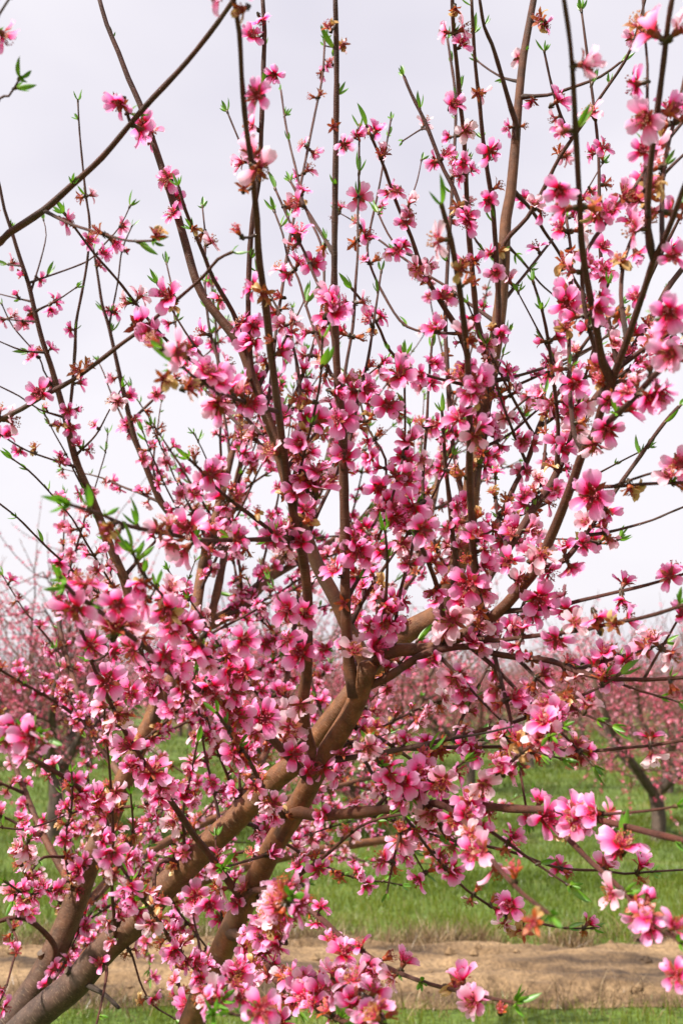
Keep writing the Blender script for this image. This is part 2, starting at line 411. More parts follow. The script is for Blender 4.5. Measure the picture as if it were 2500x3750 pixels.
x = RNG.uniform(-4, 4, 26000); a, b = dirt_edges(x)
y = b + RNG.normal(-0.02, 0.15, len(x))
k = RNG.random(len(x)) < np.clip((vnoise(x * 3.6, y * 4, 31) - .30) * 2.6, .06, 1)
x, y = x[k], y[k]
x2 = RNG.uniform(-4, 4, 2500); a2, b2 = dirt_edges(x2); y2 = a2 + RNG.normal(0, .10, len(x2))
x, y = np.concatenate([x, x2]), np.concatenate([y, y2])
link('dry_straw', blades('dry_straw', x, y, RNG.uniform(.03, .20, len(x)), np.full(len(x), .0042), RNG.uniform(.35, .97, len(x)), RNG.random(len(x)) ** 1.5, 'straw', z0=0.012), kind='stuff', label='matted dry straw along the edges of the dirt track', category='straw')

# ================================================================ ORCHARD ROWS BEHIND
def grow(p, d, length, seg, up, wob, rs):
    P = [np.array(p, float)]; d = norm(d); nS = max(2, int(length / seg))
    for k in range(nS):
        d = norm(d + np.array([0, 0, up]) * (seg / 0.1) + rs.normal(0, wob, 3)); P.append(P[-1] + d * seg)
    return np.array(P)

SQ = np.array([(-.5, 0, 0), (0, .55, .12), (.5, 0, 0), (0, -.55, .12)], float)
def far_flowers(g, pts, dirs, size, rs, mat, rnd_lo, rnd_hi, petals=5):
    """many low flowers at once: each is `petals` small kite-shaped petals round a centre"""
    nF = len(pts)
    if nF == 0: return
    z = dirs / (np.linalg.norm(dirs, axis=1)[:, None] + 1e-9)
    t = rs.normal(size=(nF, 3)); x = np.cross(t, z); x /= np.linalg.norm(x, axis=1)[:, None] + 1e-9; y = np.cross(z, x)
    sz = size * rs.uniform(.75, 1.2, nF)[:, None]; rr = rs.uniform(rnd_lo, rnd_hi, nF)
    Vs, Us = [], []
    for k in range(petals):
        a = 2 * np.pi * k / petals; e = np.cos(a) * x + np.sin(a) * y; f = -np.sin(a) * x + np.cos(a) * y
        c = rs.uniform(.15, .6, nF)[:, None]
        for (u, w) in ((.06, 0), (.33, .17), (.5, 0), (.33, -.17)):
            Vs.append(pts + sz * (e * u + f * w + z * (u * c)))
            Us.append(np.stack([np.full(nF, u * 2), np.full(nF, w), np.clip(rr + (u - .33) * .8, 0, 1)], -1))
    V = np.stack(Vs, 1).reshape(-1, 3); U = np.stack(Us, 1).reshape(-1, 3)
    k = petals * 4; q = np.arange(petals)[:, None] * 4 + np.arange(4)[None, :]
    g.add(V, (np.arange(nF)[:, None, None] * k + q[None]).reshape(-1, 4), U, mat)

def far_tree_meshes(seed, bloom, brown, height=3.2):
    rs = np.random.default_rng(seed)
    gt = Geo(); limbs = []; gs = Geo(); gb = Geo()
    h0 = rs.uniform(.45, .65)
    P = np.array([(0, 0, -.05), (.01, 0, .05), (.02, .01, h0 * .5), (0.0, 0, h0), (0, 0, h0 + .06)])
    add_tube(gt, smooth_path(P, .05), np.interp(np.linspace(0, 1, len(smooth_path(P, .05))), [0, .15, 1], [.10, .072, .075]), 10, bump=.05, seed=seed)
    shoots = []
    nl = rs.integers(4, 6); a0 = rs.uniform(0, 6.28)
    for k in range(nl):
        a = a0 + k * 2 * np.pi / nl + rs.normal(0, .2)
        d = np.array([np.cos(a), np.sin(a), rs.uniform(.55, 1.2)])
        P = grow((0, 0, h0 - .05), d, rs.uniform(1.4, 1.95), .10, .035, .07, rs)
        gl = Geo(); add_tube(gl, P, np.interp(np.linspace(0, 1, len(P)), [0, 1], [.055, .018]), 8, bump=.06, seed=seed + k)
        limbs.append(gl)
        subs = [P]
        for q in range(7):
            i = rs.integers(3, len(P) - 1)
            d = norm(P[i] - P[i - 1]) * .6 + norm(rs.normal(0, 1, 3) * (1, 1, .5)) * .9
            S = grow(P[i], d, rs.uniform(.5, 1.1), .08, .045, .09, rs)
            add_tube(gs, S, np.linspace(.014, .006, len(S)), 5); subs.append(S)
        for S in subs:
            m = int(len(S) * 1.15)
            for q in range(m):
                i = rs.integers(2, len(S))
                d = norm(S[i] - S[i - 1]) * .4 + norm(rs.normal(0, 1, 3)) * .85 + np.array([0, 0, rs.uniform(-.35, .7)])
                T = grow(S[i], d, rs.uniform(.35, 1.15) * height / 3.2, .07, .03, .07, rs)
                add_tube(gs, T, np.linspace(.0055, .0022, len(T)), 3); shoots.append(T)
    pts, dr = [], []
    for T in shoots:
        ln = len(T) * .07; m = rs.poisson(bloom * ln)
        for q in range(m):
            f = rs.uniform(0.02, .92) * (len(T) - 1); i = int(f)
            p = T[i] + (T[min(i + 1, len(T) - 1)] - T[i]) * (f - i); d = norm(rs.normal(0, 1, 3)); pts.append(p + d * .012); dr.append(d)
    pts, dr = np.array(pts), np.array(dr)
    br = rs.random(len(pts)) < brown
    far_flowers(gb, pts[~br], dr[~br], .036, rs, 0, .1, .9)
    far_flowers(gb, pts[br], dr[br], .024, rs, 1, .1, .9, 3)
    return (gt.mesh('trunk', ['farbark']), [l.mesh('limb', ['farbark']) for l in limbs], gs.mesh('twigs', ['farbark']), gb.mesh('blossom', ['farpetal', 'farspent'], False))

KINDS = {'full': [far_tree_meshes(101 + k, 18, .34) for k in range(3)],
         'thin': [far_tree_meshes(201 + k, 16, .66) for k in range(3)],
         'bare': [far_tree_meshes(301, 1.2, .9, 3.7)]}
def far_tree(x, y, kind, var, rz, s, label, group):
    t, ls, tw, bl = KINDS[kind][var % len(KINDS[kind])]
    r = link('peach_tree', None, label=label, category='tree', group=group)
    r.location = (x, y, 0); r.rotation_euler = (0, 0, rz); r.scale = (s, s, s)
    link('trunk', t, r)
    for l in ls: link('limb', l, r)
    link('twigs', tw, r, kind='stuff'); link('blossom', bl, r, kind='stuff')
    return r
rr = random.Random(5)
ROWS = [(10.9, 'full', 'next row'), (16.4, 'thin', 'second row'), (21.8, 'thin', 'third row'), (27.3, 'thin', 'fourth row'), (32.8, 'thin', 'fifth row'), (38.2, 'thin', 'sixth row'), (43.7, 'thin', 'seventh row'), (49.0, 'thin', 'eighth row')]
for ri, (Y, kind, nm) in enumerate(ROWS):
    half = 0.345 * Y + 1.6; off = [-3.1, -1.2, -2.2, -.4, -1.7, -2.8, -.9, -2.0][ri]
    xs = [off + 3.15 * k for k in range(-12, 13)]
    for q, x in enumerate(x for x in xs if abs(x) < half):
        lab = {0: 'pink flowering peach tree in the %s behind the grass alley', 1: 'blurred pink peach tree in the %s of the orchard'}.get(ri, 'distant brownish pink peach tree in the %s of the orchard') % nm
        if ri == 0: lab = ['pink peach tree seen behind the two dark leaning limbs', 'pink peach tree seen behind the fork of the front tree', 'pink peach tree with an open forked trunk beyond the long low branch', 'pink peach tree past the end of the long low branch'][q]
        far_tree(x + rr.uniform(-.15, .15), Y + rr.uniform(-.2, .2), kind, q + ri, rr.uniform(0, 6.28), rr.uniform(1.0, 1.14), lab, 'orchard trees, ' + nm)
for q in range(13):
    far_tree(-24 + q * 4 + rr.uniform(-1, 1), 58 + rr.uniform(-2, 2), 'bare', q, rr.uniform(0, 6.28), rr.uniform(1.15, 1.45), 'tall bare grey tree beyond the far orchard rows', 'bare trees on the horizon')

# ================================================================ BLOSSOM, LEAF AND BUD PIECES
def petal_geo(nu, nv, length, width, cup, curl, wav, seed, notch=.06):
    rs = np.random.default_rng(seed)
    us = np.linspace(0, 1, nu); V, U = [], []
    ph = rs.uniform(0, 6.28, 3)
    for u in us:
        w = width * (0.16 + 0.84 * math.sin(math.pi * min(1, (u ** 0.85) * .62 + .02)) ** 1.3) * (1 if u < .8 else math.sqrt(max(0, 1 - ((u - .8) / .235) ** 2)))
        for k in range(nv):
            v = k / (nv - 1) * 2 - 1
            x = length * u - notch * length * (1 - abs(v)) * (u ** 6)
            y = v * w / 2
            z = cup * length * (u ** 1.5) - curl * length * u ** 3 + 0.22 * width * v * v * math.sin(math.pi * u * .8)
            z += wav * length * u * u * (math.sin(5 * v + ph[0]) * .5 + math.sin(3.1 * v + 4 * u + ph[1]) * .5)
            V.append((x, y, z)); U.append((u, v * .5 + .5, 0))
    i = np.arange(nu - 1)[:, None] * nv; j = np.arange(nv - 1)[None, :]
    Q = np.stack([i + j, i + nv + j, i + nv + j + 1, i + j + 1], -1).reshape(-1, 4)
    return np.array(V), Q, np.array(U)

def g_petal(nu, nv, mat, **k):
    g = Geo(); V, Q, U = petal_geo(nu, nv, **k); g.add(V, Q, U, 0); g.mats = [mat]; return g

def g_calyx(seed, sepal_mat='calyx', sep_len=.0075, sep_out=1.0, stalk=.006):
    rs = np.random.default_rng(seed); g = Geo()
    prof = [(0.0016, -.004, 0), (.0024, .001, .1), (.0030, .003, .25), (.0022, stalk - .001, .3), (.0034, stalk + .002, .5), (.0042, stalk + .0055, .8), (.0036, stalk + .0058, .95)]
    sd = 7; ang = np.linspace(0, 2 * np.pi, sd, endpoint=False)
    V = np.array([(r * math.cos(a), r * math.sin(a), z) for r, z, u in prof for a in ang]); U = np.array([(u, .5, 0) for r, z, u in prof for a in ang])
    i = np.arange(len(prof) - 1)[:, None] * sd; j = np.arange(sd)[None, :]; j2 = (j + 1) % sd
    Q = np.stack([i + j, i + j2, i + sd + j2, i + sd + j], -1).reshape(-1, 4)
    nb = 3 * sd
    g.add(V, Q[:nb], U, 1)
    g.loops.append(Q[nb:].ravel()); g.tot.append(np.full(len(Q) - nb, 4)); g.mi.append(np.full(len(Q) - nb, 0))
    # dark red floor of the cup
    V = np.array([(0, 0, stalk + .004)] + [(.0037 * math.cos(a), .0037 * math.sin(a), stalk + .0057) for a in ang])
    g.add(V, np.array([(0, k + 1, (k + 1) % sd + 1) for k in range(sd)]), np.zeros((sd + 1, 3)), 2)
    for k in range(5):                    # sepals
        a = (k + .5) * 2 * np.pi / 5 + rs.normal(0, .1); e = np.array([math.cos(a), math.sin(a), 0]); f = np.array([-math.sin(a), math.cos(a), 0]); zz = np.array([0, 0, 1.])
        l = sep_len * rs.uniform(.85, 1.15); o = sep_out * rs.uniform(.8, 1.2); c = e * .0038 + zz * (stalk + .005)
        V = np.array([c - f * .0022, c + f * .0022, c + e * l * .5 * o + zz * l * .45 + f * .0024, c + e * l * .5 * o + zz * l * .45 - f * .0024, c + e * l * (.9 * o) + zz * l * (.75 - .25 * o)])
        U = np.array([(.5, .5, 0), (.5, .5, 0), (.75, .5, 0), (.75, .5, 0), (1, .5, 0)])
        g.add(V, np.array([(0, 1, 2, 3)]), U, 0); g.loops.append(np.array([3, 2, 4]) + g.nv - 5); g.tot.append([3]); g.mi.append([0])
    for k in range(4):                    # rough bud scales at the foot
        a = k * 1.57 + rs.normal(0, .3); e = np.array([math.cos(a), math.sin(a), 0]); f = np.array([-math.sin(a), math.cos(a), 0]); zz = np.array([0, 0, 1.])
        V = np.array([e * .001 - f * .0022 - zz * .003, e * .001 + f * .0022 - zz * .003, e * .0048 + zz * .001, e * .0046 + zz * .0045])
        g.add(V, np.array([(0, 1, 2), (0, 2, 3), (1, 3, 2)]), np.array([(0, 0, 0), (0, 0, 0), (.6, 0, 0), (1, 0, 0)]), 1)
    g.mats = [sepal_mat, 'scale', 'throat']
    return g

def g_stamens(seed, nS=20, spread=.55, lo=.008, hi=.0145, z0=.010, w=.00042, anth=.00125):
    rs = np.random.default_rng(seed); g = Geo()
    for k in range(nS):
        a = rs.uniform(0, 6.28); s = spread * math.sqrt(rs.random()); l = rs.uniform(lo, hi)
        d = norm([math.cos(a) * s, math.sin(a) * s, 1]); b = np.array([math.cos(a) * .0022, math.sin(a) * .0022, z0])
        sd = norm(np.cross(d, rs.normal(size=3))); s2 = np.cross(d, sd); tip = b + d * l
        V = np.array([b - sd * w, b + sd * w, b + s2 * w, tip])
        g.add(V, np.array([(0, 1, 3), (1, 2, 3), (2, 0, 3)]), np.array([(0, 0, 0)] * 3 + [(.7, 0, 0)]), 0)
        V = tip + anth * np.array([(1, 0, -.5), (-.5, .87, -.5), (-.5, -.87, -.5), (0, 0, 1.2)])
        uu = rs.choice([.9, .93, 1.0])
        g.add(V, np.array([(0, 1, 3), (1, 2, 3), (2, 0, 3)]), np.full((4, 3), (uu, 0, 0)), 0)
    g.mats = ['stamen']
    return g

def g_leaf(length, width, fold, bend, seed):
    g = Geo(); V, U = [], []; nu = 6
    for q in range(nu):
        u = q / (nu - 1); w = width * (math.sin(math.pi * (u * .94 + .06)) ** .8) * (1 - .25 * u) if u < 1 else 0
        for v in (-1, 0, 1):
            V.append((v * w / 2, bend * length * u * u + abs(v) * fold * w / 2, length * u)); U.append((u * .8 + .1, v * .5 + .5, 0))
    i = np.arange(nu - 1)[:, None] * 3; j = np.arange(2)[None, :]
    g.add(np.array(V), np.stack([i + j, i + 3 + j, i + 4 + j, i + 1 + j], -1).reshape(-1, 4), np.array(U), 0); g.mats = ['leaf']
    return g

def g_budscale():
    g = Geo()
    prof = [(.0018, -.004, 0), (.0026, 0, .3), (.0024, .004, .8), (.0012, .006, 1)]; sd = 6; ang = np.linspace(0, 2 * np.pi, sd, endpoint=False)
    V = np.array([(r * math.cos(a), r * math.sin(a), z) for r, z, u in prof for a in ang]); U = np.array([(u, .5, 0) for r, z, u in prof for a in ang])
    i = np.arange(len(prof) - 1)[:, None] * sd; j = np.arange(sd)[None, :]; j2 = (j + 1) % sd
    g.add(V, np.stack([i + j, i + j2, i + sd + j2, i + sd + j], -1).reshape(-1, 4), U, 0); g.mats = ['scale']
    return g

def g_bud(seed):
    g = Geo(); sd, rg = 9, 7
    V, U = [], []
    for q in range(rg):
        t = q / (rg - 1); r = .0052 * math.sin(math.pi * (t * .86 + .10)) ** .8; z = .009 + .0125 * t
        for k in range(sd):
            a = 2 * np.pi * k / sd + t * .7; V.append((r * math.cos(a) * (1 + .08 * math.sin(3 * a)), r * math.sin(a), z)); U.append((.30 + .5 * t, k / sd, 0))
    i = np.arange(rg - 1)[:, None] * sd; j = np.arange(sd)[None, :]; j2 = (j + 1) % sd
    g.add(np.array(V), np.stack([i + j, i + j2, i + sd + j2, i + sd + j], -1).reshape(-1, 4), np.array(U), 0); g.mats = ['petal']
    return g

PIECE = {}
for k in range(6):
    PIECE['petal%d' % k] = g_petal(7, 5, 'petal', length=.0187 * (1 + .05 * (k % 3 - 1)), width=.0140 * (1 + .08 * ((k * 2) % 3 - 1)), cup=[.30, .42, .22, .5, .35, .15][k], curl=[.1, .25, .2, .15, .3, .25][k], wav=[.06, .12, .09, .08, .14, .11][k], seed=k)
for k in range(3):
    PIECE['wither%d' % k] = g_petal(6, 5, 'wither', length=.014, width=.009, cup=[.5, .9, .2][k], curl=[.8, .2, .6][k], wav=[.22, .3, .25][k], seed=40 + k)
    PIECE['calyx%d' % k] = g_calyx(60 + k, 'calyx', .0072, 1.0 + .3 * k)
    PIECE['spentcup%d' % k] = g_calyx(70 + k, 'spent', .0105, [.9, .6, 1.2][k])
    PIECE['stamens%d' % k] = g_stamens(80 + k, 26, [.5, .65, .8][k])
    PIECE['leaf%d' % k] = g_leaf([.026, .033, .020][k], [.0072, .0088, .0064][k], [.9, .6, 1.2][k], [.12, -.1, .2][k], k)
PIECE['budscale'] = g_budscale()
PIECE['bud'] = g_bud(3)

def T4(rot, loc, s=1.0):
    m = np.eye(4); m[:3, :3] = np.asarray(rot) * s; m[:3, 3] = loc; return m
def rotz(a): c, s = math.cos(a), math.sin(a); return np.array([[c, -s, 0], [s, c, 0], [0, 0, 1.]])
def roty(a): c, s = math.cos(a), math.sin(a); return np.array([[c, 0, s], [0, 1, 0], [-s, 0, c]])
def rotx(a): c, s = math.cos(a), math.sin(a); return np.array([[1, 0, 0], [0, c, -s], [0, s, c]])

# templates: (root piece, [(child name, piece, local matrix)])
def flower_template(seed, n_pet=5, open_=0.0, full=True):
    rs = random.Random(seed); ch = []
    slots = list(range(5)); rs.shuffle(slots)
    for k in sorted(slots[:n_pet]):
        a = k * 2 * math.pi / 5 + rs.gauss(0, .10)
        rot = rotz(a) @ roty(open_ + rs.gauss(0, .27)) @ rotx(rs.gauss(0, .34))
        ch.append(('petal', 'petal%d' % rs.randrange(6), T4(rot, (.0030 * math.cos(a), .0030 * math.sin(a), .0108 + .0004 * k), rs.uniform(.9, 1.12))))
    ch.append(('stamens', 'stamens%d' % (0 if open_ < -.5 else rs.randrange(3)), T4(np.eye(3), (0, 0, 0))))
    return ('calyx%d' % rs.randrange(3), ch)
def spent_template(seed, wither):
    rs = random.Random(seed); ch = []
    for k in range(wither):
        a = rs.uniform(0, 6.28)
        ch.append(('withered_petal', 'wither%d' % rs.randrange(3), T4(rotz(a) @ roty(rs.uniform(-1.1, .6)) @ rotx(rs.gauss(0, .5)), (.002 * math.cos(a), .002 * math.sin(a), .010), rs.uniform(.8, 1.25))))
    ch.append(('stamens', 'stamens%d' % rs.randrange(3), T4(np.eye(3), (0, 0, 0), .92)))
    return ('spentcup%d' % rs.randrange(3), ch)
def tuft_template(seed, nL):
    rs = random.Random(seed); ch = []
    for k in range(nL):
        a = k * 6.28 / nL + rs.gauss(0, .4)
        ch.append(('leaf', 'leaf%d' % rs.randrange(3), T4(rotz(a) @ rotx(-rs.uniform(.15, .6)), (0, 0, .003), rs.uniform(.55, 1.15))))
    return ('budscale', ch)
TEMPL = {'flower': [flower_template(k, 5, o) for k, o in enumerate([-.05, .12, -.2, -.45, .0, .25, -.32, .1])] + [flower_template(20 + k, 4, o) for k, o in enumerate([.1, -.3])] ,
         'ragged': [flower_template(40 + k, m, o) for k, (m, o) in enumerate([(3, .1), (2, .2), (3, -.4), (1, 0), (2, -.3)])],
         'cup': [flower_template(60 + k, 5, o) for k, o in enumerate([-.75, -.9, -.65])],
         'spent': [spent_template(k, 0) for k in range(3)], 'wither': [spent_template(10 + k, 2 + k % 3) for k in range(4)],
         'bud': [('calyx0', [('bud', 'bud', T4(np.eye(3), (0, 0, 0)))]), ('calyx1', [('bud', 'bud', T4(np.eye(3), (0, 0, 0), .85))])],
         'tuft': [tuft_template(k, 2 + k % 4) for k in range(8)]}
PNAME = {'flower': 'flower', 'ragged': 'flower', 'cup': 'flower', 'spent': 'spent_flower', 'wither': 'spent_flower', 'bud': 'flower_bud', 'tuft': 'leaf_tuft'}

